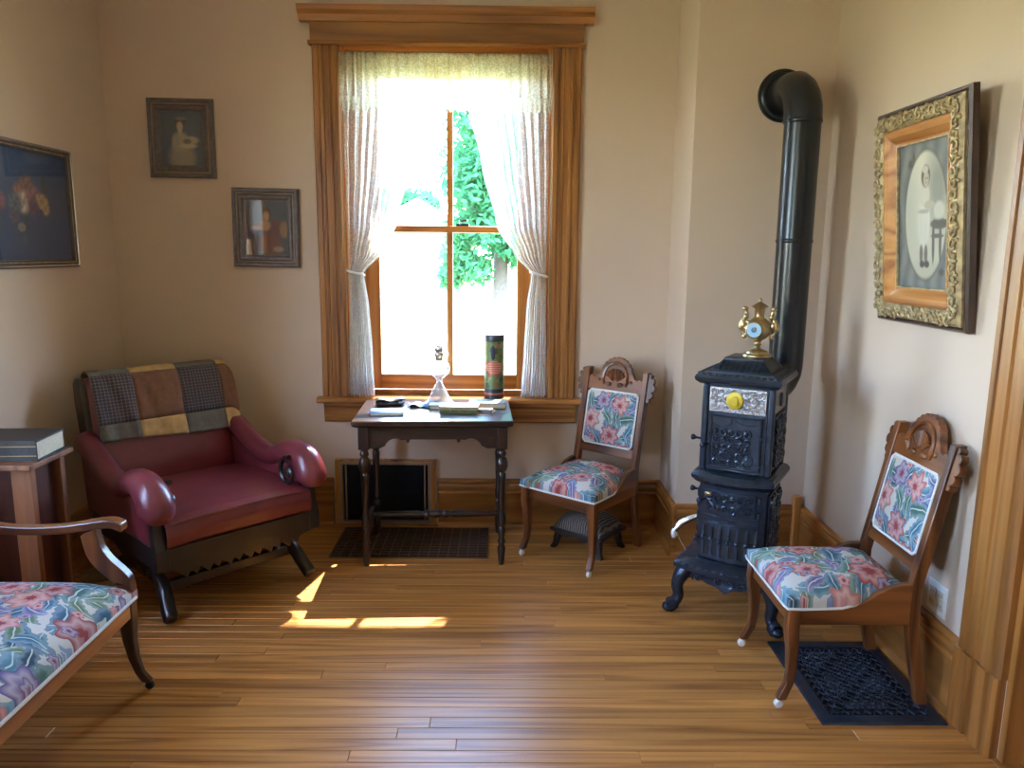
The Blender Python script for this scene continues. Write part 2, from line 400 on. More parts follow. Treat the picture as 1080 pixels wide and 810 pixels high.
# strip floor boards running across the room
rest = MB(); PW = 0.0575; row = 0; y1 = YB
while y1 > YR:
    y0 = y1-PW; x = XL - random.uniform(0, 1.2)
    while x < XR:
        L = random.uniform(0.9, 2.6); a, b = max(x, XL), min(x+L, XR+0.02)
        if b-a > 0.02:
            z = random.uniform(-0.0006, 0.0)
            cx, cy = (a+b)/2, (y0+y1)/2
            hw, hl, ch = PW/2-0.0007, (b-a)/2-0.0006, 0.0014
            vs_ = []
            for (zz, e) in ((-0.02, 0), (-ch, 0), (0, ch)):
                vs_ += [(-hl+e,-hw+e,zz),(hl-e,-hw+e,zz),(hl-e,hw-e,zz),(-hl+e,hw-e,zz)]
            fs = [(8,9,10,11)] + [(j*4+i, j*4+(i+1)%4, (j+1)*4+(i+1)%4, (j+1)*4+i) for j in range(2) for i in range(4)]
            if y1 > 1.55:
                o = MB().add(vs_, fs).build('floor_board', M['board'], floor, smooth=0, fix=False); o.location = (cx, cy, z)
            else: rest.add(vs_, fs, T(cx, cy, z))
        x += L
    y1 = y0; row += 1
r_ = rest.build('floor_board_remainder', M['board'], floor, smooth=0, fix=False); r_['kind'] = 'stuff'

def base_run(name, p0, p1, h=0.275):
    # board against a wall; the wall is on the left hand going p0 -> p1
    d = Vector((p1[0]-p0[0], p1[1]-p0[1])); L = d.length
    root = struct(empty(name, (p0[0], p0[1], 0), math.atan2(d.y, d.x)))
    prof = [(0,0),(-0.02,0),(-0.02,0.185),(-0.024,0.19),(-0.024,0.2),(-0.019,0.206),(-0.024,0.222),(-0.027,0.238),(-0.02,0.25),(-0.024,0.256),(-0.022,0.266),(-0.01,0.275),(0,0.275)]
    MB().prism(prof, 0, L, 'x').build('base_moulding', M['oak_x'], root, 50)
    MB().prism([(-0.02,0)]+[(-0.02-0.02*math.cos(a), 0.02*math.sin(a)) for a in (0, .4, .8, 1.2, PI/2)], 0, L, 'x').build('shoe_moulding', M['oak_x'], root, 50)
    return root
GX0, GX1, GZ = -0.935, -0.40, 0.385
base_run('baseboard_left', (XL, YR), (XL, YB-0.0))
base_run('baseboard_back', (XL, YB), (GX0-0.03, YB))
base_run('baseboard_back', (GX1+0.03, YB), (XC, YB))
base_run('baseboard_chimney', (XC, YB), (XC, YC-0.027))
cb = base_run('baseboard_chimney', (XC-0.027, YC), (XR, YC))
br = base_run('baseboard_right', (XR, YC), (XR, 2.335))
MB().bx(-0.0, 0.045, -0.06, -0.02, 0, 0.33).build('corner_block', M['oak'], br, bev=0.006)

# ------------------------------------------------------------------ main window
w1 = struct(empty('window_1', (0, 0, 0)))
def casing_profile(w, t):   # fluted face, local x across, y towards room (negative)
    p = [(0, 0), (0, -t*0.7), (0.008, -t), (0.03, -t), (0.034, -t*0.75), (0.042, -t*0.75), (0.046, -t)]
    q = [(w-a, b) for a, b in reversed(p)]
    m_ = [(w/2-0.016, -t), (w/2-0.012, -t*0.75), (w/2+0.012, -t*0.75), (w/2+0.016, -t)]
    return p + m_ + q
def casing(name, x, w, z0, z1, mat, parent, t=0.028, y=YB):
    return MB().prism([(x+a, y+b) for a, b in casing_profile(w, t)], z0, z1, 'z').build(name, mat, parent, 0)
casing('side_casing', -1.005, 0.14, 0.747, 2.6, M['oak'], w1)
casing('side_casing', 0.24, 0.152, 0.747, 2.6, M['oak'], w1)
hc = MB().bx(-1.01, 0.397, YB-0.032, YB, 2.6, 2.7).build('head_casing', M['oak_x'], w1, bev=0.002)
MB().prism([(YB,2.7),(YB-0.04,2.7),(YB-0.045,2.712),(YB-0.05,2.73),(YB-0.075,2.745),(YB-0.08,2.77),(YB,2.77)], -1.063, 0.447, 'x').build('cornice', M['oak_x'], hc, 0)
MB().prism([(YB,2.588),(YB-0.04,2.588),(YB-0.046,2.598),(YB-0.04,2.608),(YB,2.608)], -1.02, 0.405, 'x').build('head_bead', M['oak_x'], hc, 0)
MB().prism([(YB+0.08,0.717),(YB-0.06,0.717),(YB-0.07,0.725),(YB-0.07,0.74),(YB-0.063,0.747),(YB+0.08,0.747)], WX0+0.001, WX1-0.001, 'x').build('sill', M['oak_x'], w1, 0)
for x0, x1 in ((-1.032, WX0+0.001), (WX1-0.001, 0.432)):
    MB().prism([(YB,0.717),(YB-0.06,0.717),(YB-0.07,0.725),(YB-0.07,0.74),(YB-0.063,0.747),(YB,0.747)], x0, x1, 'x').build('sill_horn', M['oak_x'], w1, 0)
MB().prism([(YB,0.605),(YB-0.018,0.605),(YB-0.024,0.612),(YB-0.024,0.645),(YB-0.03,0.65),(YB-0.03,0.685),(YB-0.038,0.7),(YB-0.038,0.717),(YB,0.717)], -1.0, 0.4, 'x').build('apron', M['oak_x'], w1, 0)
for x in (WX0, WX1-0.02): MB().bx(x, x+0.02, YB+0.001, YB+0.24, 0.747, WZ1).build('jamb', M['sash'], w1)
MB().bx(WX0+0.02, WX1-0.02, YB+0.001, YB+0.24, WZ1-0.02, WZ1).build('head_jamb', M['sash_x'], w1)
for x0, x1 in ((WX0+0.02, -0.779), (0.153, WX1-0.02)): MB().bx(x0, x1, YB+0.06, YB+0.24, 0.747, WZ1-0.02).build('pulley_stile', M['sash'], w1, bev=0.003)
for x0, x1 in ((-0.79, -0.765), (0.139, 0.164)): MB().bx(x0, x1, YB+0.05, YB+0.0595, 0.747, WZ1-0.02).build('sash_stop', M['sash'], w1, bev=0.003)
def sash(y, z0, z1, name, bot, top):
    xa, xb = -0.778, 0.152; st = 0.085
    s = MB().bx(xa, xa+st, y, y+0.035, z0, z1).bx(xb-st, xb, y, y+0.035, z0, z1).build(name, M['sash'], w1, bev=0.003)
    MB().bx(xa+st, xb-st, y, y+0.035, z0, z0+bot).build('rail', M['sash_x'], s, bev=0.003)
    MB().bx(xa+st, xb-st, y, y+0.035, z1-top, z1).build('rail', M['sash_x'], s, bev=0.003)
    xm = -0.306
    MB().bx(xm-0.016, xm+0.016, y+0.004, y+0.031, z0+bot, z1-top).build('muntin', M['sash'], s)
    for a, b in ((xa+st, xm-0.016), (xm+0.016, xb-st)):
        MB().bx(a, b, y+0.016, y+0.019, z0+bot, z1-top).build('pane', M['glass'], s, 0)
    return s
lo = sash(YB+0.078, 0.775, 1.685, 'lower_sash', 0.085, 0.035)
sash(YB+0.116, 1.65, 2.568, 'upper_sash', 0.035, 0.09)
MB().bx(-0.27, -0.2, YB+0.085, YB+0.112, 1.6855, 1.697).tube([(-0.25, YB+0.1, 1.697), (-0.25, YB+0.1, 1.712), (-0.21, YB+0.092, 1.717)], 0.006, 6).build('sash_lock', M['iron'], w1)
MB().prism([(YB+0.082,0.70),(YB+0.3,0.69),(YB+0.3,0.74),(YB+0.082,0.772)], WX0, WX1, 'x').build('outer_sill', M['sash_x'], w1, 0)
# roller shade drawn down a little behind the valance
rs = tag(empty('roller_shade', (0, 0, 0)), 'tan roller blind rolled up at the top of the window behind the valance', 'blind')
M['shade'] = plain('tan_shade_cloth', lin((196,170,104)), 0.8)
MB().tube([(WX0+0.03, YB+0.04, 2.545), (WX1-0.03, YB+0.04, 2.545)], 0.02, 12).build('roller', M['shade'], rs)
MB().bx(WX0+0.04, WX1-0.04, YB+0.055, YB+0.0565, 2.45, 2.545).build('cloth', M['shade'], rs, 0)
MB().bx(WX0+0.04, WX1-0.04, YB+0.051, YB+0.0605, 2.44, 2.452).build('hem_slat', M['sash_x'], rs)

# curtains
def curtain(name, side, label):
    root = tag(empty(name, (0, 0, 0)), label, 'curtain', 'ivory lace curtain panels')
    # outer / inner edge x as function of z, side=-1 left, 1 right
    mid = (WX0+WX1)/2
    if side < 0: out = [(2.53,-0.855),(1.43,-0.845),(0.757,-0.857)]; inn = [(2.53,-0.42),(2.3,-0.44),(2.0,-0.5),(1.68,-0.585),(1.53,-0.67),(1.43,-0.765),(1.25,-0.74),(1.0,-0.725),(0.757,-0.715)]
    else: out = [(2.53,0.231),(1.43,0.222),(0.757,0.232)]; inn = [(2.53,-0.24),(2.3,-0.2),(2.0,-0.13),(1.68,-0.045),(1.53,0.05),(1.43,0.142),(1.25,0.118),(1.0,0.105),(0.757,0.092)]
    def ip(tab, z):
        for (z1, a), (z2, b) in zip(tab, tab[1:]):
            if z1 >= z >= z2:
                k = (z1-z)/(z1-z2); k = k*k*(3-2*k)*0.5+k*0.5; return a+(b-a)*k
        return tab[-1][1]
    rnd = [random.uniform(-1, 1) for _ in range(12)]
    def fn(u, v):
        z = 2.53 + (0.757-2.53)*v
        a, b = ip(out, z), ip(inn, z)
        x = a+(b-a)*u
        w = abs(b-a)
        ph = u*2*PI*9 + 0.8*math.sin(v*5+rnd[0]*3)
        amp = min(0.018, 0.006+0.08*(0.45-w)*0.12+0.006) * (0.5+0.5*min(1, v*4+0.3))
        y = YB-0.028 + amp*math.sin(ph) + 0.4*amp*math.sin(ph*2.3+rnd[1]*3)
        if v > 0.985: z += 0.004*math.sin(ph)
        return (x, max(min(y, YB-0.004), YB-0.055), z + 0.004*math.sin(ph*0.5)*v)
    MB().grid(lambda u, v: fn(u, v*0.62), 90, 50).build('lace_panel', M['lace'], root, 60, fix=False)
    MB().grid(lambda u, v: fn(u, 0.62+v*0.38), 90, 30).build('gathered_drape', M['lace3'], root, 60, fix=False)
    a, b = ip(out, 1.43), ip(inn, 1.43)
    MB().tube([((a+b)/2+(b-a)*0.56*math.cos(q), YB-0.03+0.026*math.sin(q), 1.43+0.012*math.cos(q)*side) for q in [2*PI*i/20 for i in range(20)]], 0.007, 6, loop=True).build('tieback', M['trimwhite'], root)
    return root
curtain('lace_curtain', -1, 'ivory lace curtain panel tied back at the left side of the window')
curtain('lace_curtain', 1, 'ivory lace curtain panel tied back at the right side of the window')
va = tag(empty('lace_valance'), 'gathered ivory lace valance across the top of the window', 'valance')
def vfn(u, v):
    x = WX0+0.004 + (WX1-WX0-0.008)*u; z = 2.545-0.275*v
    ph = u*2*PI*30 + 1.2*math.sin(u*19)
    y = YB-0.066 + 0.012*math.sin(ph)*(0.35+0.65*v) + 0.004*math.sin(ph*1.7+2)
    return (x, y, z + (0.012*math.sin(u*2*PI*24) if v > 0.99 else 0))
MB().grid(vfn, 300, 24).build('gathered_lace', M['lace2'], va, 60, fix=False)
def vfn2(u, v):
    x = WX0+0.004 + (WX1-WX0-0.008)*u; z = 2.33-0.07*v
    ph = u*2*PI*44
    return (x, YB-0.072 - 0.012*v*(1+math.sin(ph)), z + 0.008*v*math.sin(u*2*PI*30))
MB().grid(vfn2, 360, 6).build('ruffle_hem', M['lace2'], va, 60, fix=False)
MB().tube([(WX0+0.005, YB-0.04, 2.535), (WX1-0.005, YB-0.04, 2.535)], 0.006, 8).build('rod', M['brass'], va)

# side window out of frame, then an unseen window added for fill light
def plain_window(name, mtx, w, z0, z1):
    root = struct(empty(name)); root.matrix_world = mtx
    b = MB().rect(w+0.26, z1-z0+0.26, [(0,0),(0,0.03),(0.12,0.03),(0.13,0)], T(0,0,(z0+z1)/2)); b.build('casing', M['oak'], root, 0)
    for a, c, y in ((z0, (z0+z1)/2+0.02, 0.08), ((z0+z1)/2-0.02, z1, 0.12)):
        s = MB().rect(w, c-a, [(0,-y),(0.06,-y),(0.06,-y-0.035),(0,-y-0.035)], T(0,0,(a+c)/2)).build('sash', M['sash'], root, 0)
        MB().bx(-0.016, 0.016, y+0.002, y+0.03, a+0.06, c-0.06).build('muntin', M['sash'], s)
        MB().bx(-w/2+0.06, w/2-0.06, y+0.015, y+0.018, a+0.06, c-0.06).build('pane', M['glass'], s, 0)
    return root
plain_window('window_2', T(XL, (LY0+LY1)/2, 0) @ Rz(PI/2), LY1-LY0, LZ0, LZ1)
plain_window('fill_window', T(XL, -0.6, 0) @ Rz(PI/2), 0.9, LZ0, LZ1)

# ------------------------------------------------------------------ door and casing at the right
dr = struct(empty('door_1', (XR, 0, 0), -PI/2))   # local x = -world y, local -y = into room
casing('door_casing', -2.335, 0.2155, 0.27, DZ+0.1, M['oak'], dr, t=0.03, y=0)
casing('plinth_block', -2.345, 0.222, 0.0, 0.27, M['oak'], dr, t=0.038, y=0)
casing('door_casing', -DY0-0.005, 0.2, 0.0, DZ+0.1, M['oak'], dr, t=0.03, y=0)
MB().bx(-2.34, -DY0+0.2, -0.032, 0, DZ+0.1, DZ+0.25).build('head_casing', M['oak_x'], dr)
for x0, x1 in ((-DY1-0.001, -DY1+0.025), (-DY0-0.025, -DY0+0.001)): MB().bx(x0, x1, 0.0, WT, 0, DZ).build('jamb', M['oak'], dr)
MB().bx(-DY1+0.025, -DY0-0.025, 0.0, WT, DZ-0.025, DZ).build('jamb_head', M['oak_x'], dr)
MB().bx(-DY1+0.025, -DY1+0.04, 0.06, 0.12, 0, DZ-0.03).build('door_stop', M['oak'], dr)
MB().bx(-DY1, -DY0, -0.02, WT, -0.02, 0.004).build('threshold', M['oak_x'], dr)
dl = MB().bx(-DY1+0.027, -DY0-0.027, 0.12, 0.16, 0.006, DZ-0.03).build('door_leaf', M['oak'], dr)
for a, b in ((0.2, 0.85), (1.0, 1.95)):
    for c in (-1, 1): MB().rect(0.3, b-a, [(0,0),(0,0.014),(0.02,0.006),(0.04,0.012),(0.04,0)], T(-(DY0+DY1)/2+c*0.2, 0.12, (a+b)/2)).build('panel_moulding', M['oak'], dl, 0)
MB().ball((-DY0-0.09, 0.07, 0.95), 0.028).build('knob', M['brass'], dl)

# ------------------------------------------------------------------ floral side chairs
def make_chair():
    root = empty('side_chair')
    WY = M['walnut_yl']
    for s in (-1, 1):
        lg = MB().loft([sqsec((s*(0.2+dx), -0.215+dy, z), w, w) for z, dx, dy, w in ((0.372,0,0,0.044),(0.3,0.002,-0.004,0.044),(0.22,0.0,0.004,0.037),(0.14,0,0.006,0.031),(0.09,0.002,0.0,0.029),(0.055,0.006,-0.018,0.031),(0.036,0.008,-0.026,0.032))]).build('leg', M['walnut'], root, 50, bev=0.004)
        MB().tube([(s*0.208, -0.241, 0.037), (s*0.208, -0.243, 0.024)], 0.008, 8).build('caster_stem', M['brass'], lg)
        MB().lathe([(0.004,-0.009),(0.013,-0.008),(0.0165,-0.004),(0.0165,0.004),(0.013,0.008),(0.004,0.009)], 16, m=T(s*0.208, -0.246, 0.0166) @ Ry(PI/2)).build('caster', M['white'], lg)
        # rear post: splayed foot, straight raked back
        path = [(0.262,0.0),(0.245,0.08),(0.222,0.18),(0.205,0.28),(0.2,0.36),(0.2,0.43),(0.3,0.935)]
        MB().loft([sqsec((s*(0.18 if z > 0.4 else 0.18+0.012*(0.43-z)), y, z), 0.032, 0.042) for y, z in path]).build('back_post', M['walnut'], root, 50, bev=0.004)
        # side rail sweeping up to the back
        out = [(-0.195,0.305),(0.185,0.305),(0.185,0.452),(0.15,0.45),(0.11,0.44),(0.07,0.42),(0.04,0.396),(0.01,0.38),(-0.03,0.374),(-0.195,0.374)]
        MB().prism(out, s*0.19-0.013, s*0.19+0.013, 'x').build('side_rail', WY, root, 50, bev=0.003)
    MB().bx(-0.18, 0.18, -0.228, -0.204, 0.308, 0.372).build('front_rail', M['walnut_x'], root, bev=0.003)
    MB().bx(-0.164, 0.164, 0.186, 0.208, 0.32, 0.372).build('rear_rail', M['walnut_x'], root, bev=0.003)
    # domed seat
    y0, y1 = -0.243, 0.178
    def half(v): return 0.226 - 0.03*v if v < 0.55 else 0.226-0.0165 - 0.055*((v-0.55)/0.45)**0.7
    def seat(u, v):
        a, b = u*2-1, v*2-1
        # rounded-square dome with vertical skirt
        ra, rb = max(-1, min(1, a*1.12)), max(-1, min(1, b*1.12))
        dome = (1-abs(ra)**6)*(1-abs(rb)**6)
        edge = max(abs(a), abs(b))
        hw = half((rb+1)/2)
        z = 0.405 + 0.052*dome*(1-0.25*(a*a+b*b))
        if edge > 0.893: z = 0.405 - (edge-0.893)/0.107*0.032
        lift = max(0, rb-0.1)*0.03
        return (ra*hw, y0+(y1-y0)*(rb+1)/2, z+lift)
    MB().grid(seat, 36, 36).build('seat', M['floral'], root, 60)
    pts = [(-0.19,0.02,0.379),(-0.222,-0.06,0.376),(-0.229,-0.2,0.375),(-0.226,-0.245,0.375),(-0.2,-0.249,0.375),(0.2,-0.249,0.375),(0.226,-0.245,0.375),(0.229,-0.2,0.375),(0.222,-0.06,0.376),(0.19,0.02,0.379)]
    MB().tube(pts, 0.0048, 6).build('seat_braid', M['trimwhite'], root)
    a = math.atan2(0.1, 0.505)
    m = T(0, 0.2, 0.43) @ Rx(-a)          # local: x across, -y front, z up the back
    MB().bx(-0.164, 0.164, -0.012, 0.012, 0.055, 0.105, m).build('lower_rail', M['walnut_x'], root, bev=0.003)
    # crest rail with arched, scalloped centre
    top = [(0.164,0.395),(0.164,0.462),(0.15,0.475),(0.135,0.463),(0.115,0.47),(0.098,0.5)]
    for k in range(9):
        q0 = 20+k*140/9
        top += [(0.098*math.cos(math.radians(q))*1.0, 0.476+0.098*math.sin(math.radians(q))+0.008*math.sin(PI*(q-q0)/(140/9))) for q in (q0, q0+5, q0+10)]
    top += [(-0.098,0.5),(-0.115,0.47),(-0.135,0.463),(-0.15,0.475),(-0.164,0.462),(-0.164,0.395)]
    cr = MB().prism(top, -0.014, 0.014, 'y', m).build('crest_rail', M['walnut_x'], root, 40, bev=0.002)
    rl = MB()
    rl.tube([(0.072*math.cos(q), -0.016, 0.474+0.072*math.sin(q)) for q in [math.radians(-10+200*i/20) for i in range(21)]], 0.008, 6, m)
    for k in range(-4, 5):   # fan of ribs
        q = PI/2 + k*0.3
        rl.tube([(0.014*math.cos(q), -0.016, 0.445+0.014*math.sin(q)), (0.06*math.cos(q), -0.018, 0.462+0.06*math.sin(q)*0.9)], [0.003, 0.0075], 6, m)
    for s in (-1, 1):
        rl.tube([(s*(0.072+0.004*math.sin(q*2)), -0.016, 0.462-0.012*q) for q in (0, 1, 2, 3)], [0.009, 0.011, 0.009, 0.005], 6, m)
        rl.ball((s*0.035, -0.018, 0.432), (0.02, 0.008, 0.012), 8, 6, m)
        rl.ball((s*0.098, -0.015, 0.452), (0.01, 0.006, 0.01), 8, 6, m)
    rl.build('carved_fan', M['walnut'], cr)
    # scrolled ears outside the posts
    for s in (-1, 1):
        o = [(0.196,0.36)]
        for (cx, cz, r) in ((0.204,0.37,0.012),(0.21,0.4,0.02),(0.218,0.435,0.022),(0.213,0.472,0.019),(0.203,0.497,0.012)):
            o += [(cx+r*math.cos(math.radians(q)), cz+r*math.sin(math.radians(q))) for q in (-60, -30, 0, 30, 60)]
        o += [(0.196, 0.508)]
        MB().prism([(s*x, z) for x, z in o], -0.012, 0.016, 'y', m).build('scroll_ear', M['walnut'], root, 40, bev=0.002)
    # upholstered back
    def pad(u, v):
        p, q = u*2-1, v*2-1
        e = max(abs(p), abs(q))
        x, z = max(-1, min(1, p*1.06))*0.152, 0.25+max(-1, min(1, q*1.06))*0.144
        y = -0.012-0.016*(1-abs(p)**5)*(1-abs(q)**5) if e < 0.94 else -0.012+(e-0.94)/0.06*0.014
        return (x, y, z)
    bp = empty('back_pad', (0, 0.2, 0.43), parent=root); bp.rotation_euler = (-a, 0, 0)
    MB().grid(pad, 24, 24).build('back_cushion', M['floral_xz'], bp, 60)
    MB().tube([(-0.152,-0.014,0.12),(-0.152,-0.014,0.38),(-0.138,-0.014,0.394),(0.138,-0.014,0.394),(0.152,-0.014,0.38),(0.152,-0.014,0.12),(0.138,-0.014,0.106),(-0.138,-0.014,0.106)], 0.006, 6, loop=True).build('back_braid', M['trimwhite'], bp)
    MB().bx(-0.152, 0.152, 0.002, 0.01, 0.106, 0.394).build('back_lining', M['green_cloth'], bp)
    return root
M['walnut_yl'] = wood('chair_walnut_side', lin((70,36,16)), lin((134,80,40)), 'y', 0.35, rnd=1.0, coat=0.25)
M['green_cloth'] = plain('dark_green_lining', lin((50,72,72)), 0.9)
ch = make_chair()
tag(ch, 'floral upholstered side chair with carved crest on white casters beside the doorway', 'chair', 'matching floral side chairs')
ch.location = (1.205, 2.60, 0); ch.rotation_euler = (0, 0, -PI/2)
c2 = copy_tree(ch)
tag(c2, 'floral upholstered side chair with carved crest between the window and the stove', 'chair', 'matching floral side chairs')
c2.location = (0.415, 3.775, 0); c2.rotation_euler = (0, 0, math.radians(-40))

# ------------------------------------------------------------------ footstool under the far chair
fs_ = tag(empty('footstool', (0.452, 3.84, 0), math.radians(-38)), 'low footstool with woven dome top and black legs under the far chair', 'footstool')
M['weave'] = None
def mk_weave():
    t = NT('grey_woven_needlework'); c = t.coord()
    w = t.n('ShaderNodeTexWave', {'Vector': c, 'Scale': 24.0, 'Distortion': 4.0, 'Detail': 2.0}).outputs[1]
    t.set(Base_Color=t.ramp(w, [(0.2, lin((60,54,52))), (0.8, lin((128,116,104)))]), Roughness=0.9); t.bump(w, 0.4, 0.004); return t.m
M['weave'] = mk_weave()
FW, FD = 0.145, 0.12
MB().grid(lambda u, v: ((u*2-1)*FW, (v*2-1)*FD, 0.115+0.085*math.sqrt(max(0, 1-abs(u*2-1)**2.6))*math.sqrt(max(0, 1-abs(v*2-1)**4))), 20, 16).build('dome_top', M['weave'], fs_, 60)
MB().prism([(-FW-0.012,0.116),(-FW-0.012,0.098),(-0.1,0.088),(-0.06,0.075),(0,0.085),(0.06,0.075),(0.1,0.088),(FW+0.012,0.098),(FW+0.012,0.116)], -FD-0.01, FD+0.01, 'y').build('frame', M['ebony'], fs_, bev=0.003)
for sx in (-1, 1):
    for sy in (-1, 1):
        MB().loft([sqsec((sx*(0.12+dx), sy*(0.095+dx*0.6), z), w, w) for z, dx, w in ((0.088,0,0.036),(0.06,0.006,0.034),(0.03,0.012,0.026),(0.0,0.026,0.032))]).build('leg', M['ebony'], fs_, 50, bev=0.004)

# ------------------------------------------------------------------ table at the window
TH = 0.747
tb = tag(empty('side_table', (-0.352, 3.81, 0), math.radians(2.5)), 'dark turned-leg table standing under the window', 'table')
TW, TD = 0.775, 0.535
MB().loft([[(x*a, y*b, z) for x, y in ((-1,-1),(1,-1),(1,1),(-1,1))] for a, b, z in ((TW/2-0.02,TD/2-0.02,TH-0.034),(TW/2-0.004,TD/2-0.004,TH-0.026),(TW/2-0.004,TD/2-0.004,TH-0.021),(TW/2,TD/2,TH-0.017),(TW/2,TD/2,TH-0.004),(TW/2-0.004,TD/2-0.004,TH))]).build('table_top', M['darkwood_x'], tb, 30)
def apron(w):
    o = [(-w,TH-0.034),(-w,TH-0.145),(-w+0.06,TH-0.145)] + arc(-w+0.14, TH-0.15, 0.055, 160, 60, 8) + [(-w+0.19,TH-0.1),(-w+0.195,TH-0.115),(-w+0.205,TH-0.115),(-w+0.21,TH-0.1)]
    return o + [(-x, z) for x, z in reversed(o)]
ax, ay = TW/2-0.065, TD/2-0.055
MB().prism(apron(ax), -ay-0.012, -ay+0.008, 'y').build('apron', M['darkwood_x'], tb, bev=0.002)
MB().prism(apron(ax), ay-0.008, ay+0.012, 'y').build('apron', M['darkwood_x'], tb, bev=0.002)
for s in (-1, 1): MB().bx(s*ax-0.01, s*ax+0.01, -ay, ay, TH-0.13, TH-0.034).build('side_apron', M['darkwood'], tb)
for s in (-1, 1): MB().rect(0.028, 0.028, [(0,0),(0,0.005),(0.006,0.005),(0.008,0.001),(0.014,0.004)], T(s*(ax-0.04), -ay-0.012, TH-0.105)).build('carved_square', M['darkwood'], tb)
legp = [(0.012,0),(0.016,0.02),(0.019,0.06),(0.021,0.09),(0.014,0.105),(0.02,0.12),(0.02,0.13),(0.014,0.14),(0.018,0.16),(0.019,0.19),(0.013,0.2),(0.019,0.205),(0.022,0.22),(0.022,0.25),(0.018,0.26),(0.015,0.28),(0.017,0.34),(0.019,0.44),(0.021,0.47),(0.015,0.48),(0.023,0.49),(0.03,0.51),(0.03,0.53),(0.024,0.55),(0.016,0.56),(0.022,0.57),(0.022,0.58),(0.016,0.59),(0.022,0.6),(0.024,0.605)]
for sx in (-1, 1):
    for sy in (-1, 1):
        lg = MB().lathe(legp, 16, (sx*(ax+0.012), sy*(ay+0.006), 0)).build('leg', M['darkwood'], tb, 50)
        MB().bx(sx*(ax+0.012)-0.026, sx*(ax+0.012)+0.026, sy*(ay+0.006)-0.026, sy*(ay+0.006)+0.026, 0.6, TH-0.034).build('leg_block', M['darkwood'], lg, bev=0.004)
DZS = -0.085
for s in (-1, 1):
    MB().prism([(p_, q_+DZS) for p_, q_ in [(-ay,0.225),(-ay,0.255),(-0.1,0.275),(-0.06,0.3),(0,0.305),(0.06,0.3),(0.1,0.275),(ay,0.255),(ay,0.225),(0.1,0.235),(0,0.25),(-0.1,0.235)]], s*(ax+0.012)-0.012, s*(ax+0.012)+0.012, 'x').build('end_stretcher', M['darkwood'], tb, bev=0.003)
st = [(0.012,0),(0.015,0.05),(0.017,0.18),(0.019,0.23),(0.013,0.25),(0.022,0.27),(0.022,0.28),(0.014,0.29),(0.024,0.32),(0.014,0.35),(0.022,0.36),(0.022,0.37),(0.013,0.39),(0.019,0.41),(0.017,0.46),(0.015,0.59),(0.012,0.64)]
k = (2*(ax+0.012))/0.64
MB().lathe([(r, z*k) for r, z in st], 14, m=T(-(ax+0.012), 0, 0.275+DZS) @ Ry(PI/2)).build('long_stretcher', M['darkwood'], tb, 50)

# things on the table and sill
def hexahedron_book(name, loc, rz, w, d, h, cover, label, cat='book', spine=True):
    r = tag(empty(name, loc, rz), label, cat)
    MB().bx(-w/2+0.002, w/2-0.003, -d/2+0.003, d/2-0.003, h*0.1, h*0.9).build('pages', M['paper'], r)
    c = MB().bx(-w/2, w/2, -d/2, d/2, 0, h*0.12).bx(-w/2, w/2, -d/2, d/2, h*0.88, h)
    c.bx(-w/2-0.002, -w/2+0.002, -d/2, d/2, 0, h)
    c.build('cover', cover, r, bev=0.0008); return r
M['bluecover'] = plain('pale_blue_cloth_cover', lin((28,76,124)), 0.5)
M['olive'] = plain('olive_printed_card', lin((92,94,50)), 0.55, var=0.4, nscale=60)
M['buff'] = plain('buff_printed_card', lin((150,136,104)), 0.6, var=0.3, nscale=70)
M['greyb'] = plain('grey_card', lin((120,118,116)), 0.6)
def att(px, py, h=TH): p = onz(px, py, h); return (p.x, p.y, h)
b = onz(410, 434, TH)
hexahedron_book('blue_book', (b.x, 3.72, TH), math.radians(5), 0.165, 0.12, 0.014, M['bluecover'], 'thin pale blue book lying on the dark table')
M['pouch'] = plain('dark_crumpled_leather', (0.03,0.026,0.024), 0.5, var=0.4, nscale=30)
pd = tag(empty('leather_pouch', (-0.6, 3.93, TH), 0.2), 'dark crumpled leather pouch behind the blue book on the table', 'pouch')
MB().loft([[(sc*0.075*math.cos(q)*(1+0.1*math.sin(3*q)), sc*0.05*math.sin(q)*(1+0.12*math.cos(5*q)), z+0.005*math.sin(4*q)*(z/0.03)) for q in [2*PI*i/24 for i in range(24)]] for sc, z in ((0.75,0.0),(1.0,0.008),(1.0,0.018),(0.8,0.026),(0.45,0.03),(0.1,0.024))]).build('body', M['pouch'], pd, 60)
MB().grid(lambda u, v: (-0.075+0.15*u, -0.05+0.06*v, 0.028+0.012*v*(1-v)*4+0.006*math.sin(u*9)), 10, 6).build('flap', M['pouch'], pd, 60, solid=0.003)
M['hanky'] = plain('pale_blue_cotton', lin((110,146,180)), 0.8)
tag(MB().grid(lambda u, v: (-0.44-0.06+0.13*u+0.01*math.sin(v*7), 3.90-0.05+0.1*v, TH+0.004+0.016*abs(math.sin(u*6+v*3)*math.cos(v*5-u*2))), 26, 22).build('crumpled_cloth', M['hanky'], None, 60, solid=0.002), 'crumpled pale blue cloth on the table beside the glass oil lamp', 'cloth')
